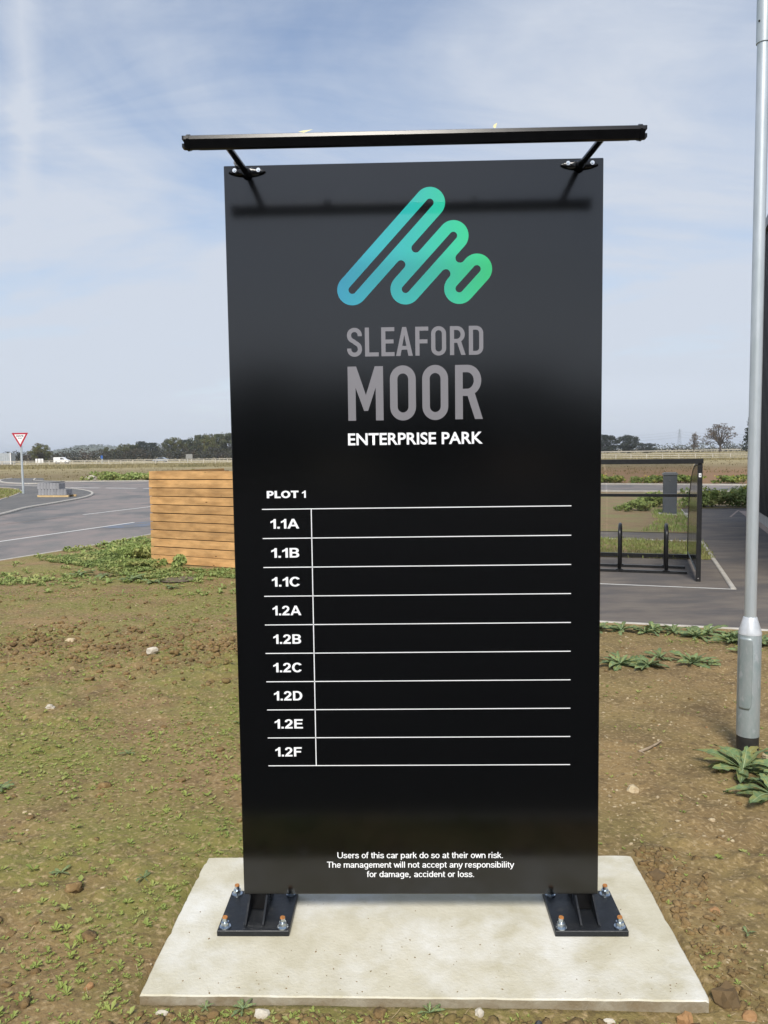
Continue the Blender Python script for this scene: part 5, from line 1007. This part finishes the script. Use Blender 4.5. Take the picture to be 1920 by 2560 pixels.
stone('white stone among the leaves in front of the lamp post', 2.03, 1.78, (.035, .03, .025), 'stone_w', 13)
stone('cream stone at the right foot of the lamp post', 2.335, 1.82, (.035, .03, .04), 'stone', 14)
stone('angular white stone in the scuffed soil left of the sign', -2.62, 4.55, (.055, .04, .04), 'stone_w', 15)
stone('rounded white stone in the left soil, lower left of the angular one', -2.93, 2.9, (.038, .03, .028), 'stone_w', 16)
stone('flat pale stone on a dark clod at the left', -3.75, 5.2, (.06, .045, .03), 'stone', 17)
stone('pale stone in the dark clods next to the left edge of the sign', -1.48, 4.75, (.045, .035, .03), 'stone', 18)
stone('brown clod like stone at the right rear of the base', 1.13, .36, (.035, .04, .03), 'stone_b', 19)
stone('pale lump of rubble lying on the far verge', -26.6, 63.0, (.45, .35, .3), 'stone_w', 20, z=.1)
rg = random.Random(31)
def pebbles(name, label, n, m, fn, smin, smax, sub=1, rg_=.35, sink=.2):
    base = [rock((1, .8, .62), 100+i, sub, rg_) for i in range(4)]; bv = [[v.co.copy() for v in b.vertices] for b in base]; bf = [[tuple(p.vertices) for p in b.polygons] for b in base]; V = []; F = []; k = 0
    while k < n:
        x, y = fn()
        if x < left_edge(y)+.05 or (x > -.5 and y > front_edge(x)-.04) or (-1.09 < x < 1.09 and -.53 < y < .54): continue
        k += 1; q = rg.randrange(4); s_ = smin+(smax-smin)*rg.random()**3; z = soil_z(x, y)+s_*sink; a = rg.uniform(0, 6.28); ca_, sa_ = math.cos(a), math.sin(a); o = len(V)
        V += [(x+(v.x*ca_-v.y*sa_)*s_, y+(v.x*sa_+v.y*ca_)*s_, z+v.z*s_) for v in bv[q]]; F += [tuple(i+o for i in f) for f in bf[q]]
    mb = MB(); mb.v = V; mb.f = F; mb.m = [0]*len(F); return tag(mb.build(name, m, smooth=('all' if sub > 1 else False)), label, 'pebbles', kind='stuff')
fr = lambda: (rg.uniform(.6, 3.6), -.9+6.3*rg.random()**1.2); fl = lambda: (rg.uniform(-6.5, .6), -.95+10*rg.random()**1.1)
pebbles('pebbles', 'small pale stones and grit scattered over the right hand soil', 1700, M['stone'], fr, .003, .015, 1, .6, -.05)
pebbles('pebbles', 'small pale stones scattered over the left hand soil', 900, M['stone'], fl, .003, .016, 1, .6, -.05)
pebbles('pebbles', 'small orange stones scattered over the soil', 260, M['stone_o'], lambda: fr() if rg.random() < .6 else fl(), .004, .012, 1, .6, -.05)
def clodpos():
    r_ = rg.random()
    if r_ < .5: x = rg.uniform(-4.6, -1.0); return x, 4.7-.15*(x+3)+rg.gauss(0, .55)+(.6 if rg.random() < .3 else 0)
    if r_ < .62: return -1.75+rg.gauss(0, .3), 4.9+rg.gauss(0, .22)
    return fl()
pebbles('soil_clods', 'crumbly brown clods of turned earth', 2600, M['clod'], clodpos, .007, .042, 2, .8, .1)
def crumbpos():
    r_ = rg.random()
    if r_ < .35: x = rg.uniform(-1.1, 1.1); return x, -.57-abs(rg.gauss(0, .06))
    if r_ < .65: return 1.10+abs(rg.gauss(0, .12)), rg.uniform(-.5, .62)
    if r_ < .72: return 1.16+rg.gauss(0, .03), .38+rg.gauss(0, .05)
    return fr() if rg.random() < .6 else fl()
pebbles('soil_crumbs', 'fine crumbs of earth along the edges of the concrete base', 1500, M['clod'], crumbpos, .004, .022, 2, .9, .0)
def straw():
    rg = random.Random(91); V = []; F = []; n = 0
    while n < 1300:
        x, y = rg.uniform(-5.5, 3.4), -.95+8.5*rg.random()**1.4
        if x < left_edge(y)+.05 or (x > -.5 and y > front_edge(x)-.05) or (-1.08 < x < 1.08 and -.53 < y < .54): continue
        n += 1; z = soil_z(x, y)+.006; a = rg.uniform(0, 6.28); l = rg.uniform(.015, .07)*(1+.15*max(0, y)); dx, dy = math.cos(a)*l, math.sin(a)*l; w = rg.uniform(.0006, .0014)*(1+.12*max(0, y)); b = rg.gauss(0, .25); i = len(V)
        p = [(0, 0), (.5-b*.3, b*.3), (1, 0)]
        for t, o in p: cx_, cy_ = x+dx*t-dy*o, y+dy*t+dx*o; zz = z+rg.uniform(0, .008); V += [(cx_-dy/l*w, cy_+dx/l*w, zz), (cx_+dy/l*w, cy_-dx/l*w, zz)]
        F += [(i, i+1, i+3, i+2), (i+2, i+3, i+5, i+4)]
    mb = MB(); mb.v = V; mb.f = F; mb.m = [0]*len(F); tag(mb.build('straw', M['straw']), 'dead stalks and straw bits strewn over the soil', 'straw', kind='stuff')
M['straw'] = mat('straw', (.46, .36, .20), (.28, .20, .11), 8, rough=.9)
straw()
def slab_specks():
    rg = random.Random(17); mb = MB()
    for _ in range(120):
        x = rg.uniform(-1.03, 1.02); y = rg.uniform(-.48, .48)
        if rg.random() < .5: y = -.49+abs(rg.gauss(0, .08)); 
        if rg.random() < .25: x = rg.gauss(-.05, .2); y = rg.gauss(-.22, .05)
        if not (-1.03 < x < 1.02 and -.485 < y < .48): continue
        s_ = rg.uniform(.0010, .0034); a = rg.uniform(0, 6.28); dx, dy = math.cos(a)*s_*rg.uniform(1, 2.2), math.sin(a)*s_*rg.uniform(1, 2.2)
        mb.add([(x-dx, y-dy, .0004), (x+dy*.6, y-dx*.6, .0004), (x+dx, y+dy, .0004), (x-dy*.6, y+dx*.6, .0004), (x, y, .0004+s_*.8)], [(0, 1, 4), (1, 2, 4), (2, 3, 4), (3, 0, 4)])
    tag(mb.build('soil_specks', M['clod']), 'specks of earth and dead leaf lying on the concrete base', 'soil specks', kind='stuff')
slab_specks()
tw = MB(); x, y = 1.62, 1.95; z = soil_z(x, y)+.012; tw.tube([(x-.11, y-.05, z-.004), (x-.03, y-.01, z+.006), (x+.04, y+.05, z+.012), (x+.09, y+.09, z+.022)], [.010, .008, .0065, .004], 8); tw.tube([(x-.10, y-.045, z), (x-.08, y-.085, z-.004)], [.006, .003], 6)
tag(tw.build('twig', M['twig'], smooth=True), 'pale broken twig lying on the soil left of the lamp post', 'twig')
x, y = -3.70, 9.22; z = soil_z(x, y)+.012; mh = thing('manhole_cover', 'round brown manhole cover in the soil before the timber screen', 'manhole cover', (x, y, z))
m_ = MB(); m_.tube([(x, y, z-.03), (x, y, z+.012)], .245, 32); m_.build('lid', M['manhole'], mh, smooth=True); m_ = MB()
for k in range(32): a, b = R(k*11.25), R((k+1)*11.25); m_.add([(x+math.cos(t)*r_, y+math.sin(t)*r_, z+.014) for t, r_ in ((a, .255), (b, .255), (b, .29), (a, .29))], [(0, 1, 2, 3)])
m_.build('frame_ring', M['manhole'], mh)
for k in range(5): box('tread_bar', (x, y-.16+k*.08, z+.0145), (.30, .022, .005), M['manhole'], mh)

# ------------------------------------------------------------------ air
hzb = MB(); hzb.box((0, 1500, 27), (13000, 11000, 58)); ho = hzb.build('haze', None); ho.data.materials.clear()
hm_ = bpy.data.materials.new('haze'); hm_.use_nodes = True; nn = hm_.node_tree.nodes; nn.remove(nn['Principled BSDF']); pv = nn.new('ShaderNodeVolumePrincipled'); pv.inputs['Color'].default_value = (.82, .90, 1, 1); pv.inputs['Density'].default_value = .00022; hm_.node_tree.links.new(pv.outputs[0], nn['Material Output'].inputs['Volume']); ho.data.materials.append(hm_)
tag(ho, 'faint haze in the air over the fields', 'haze', kind='stuff')
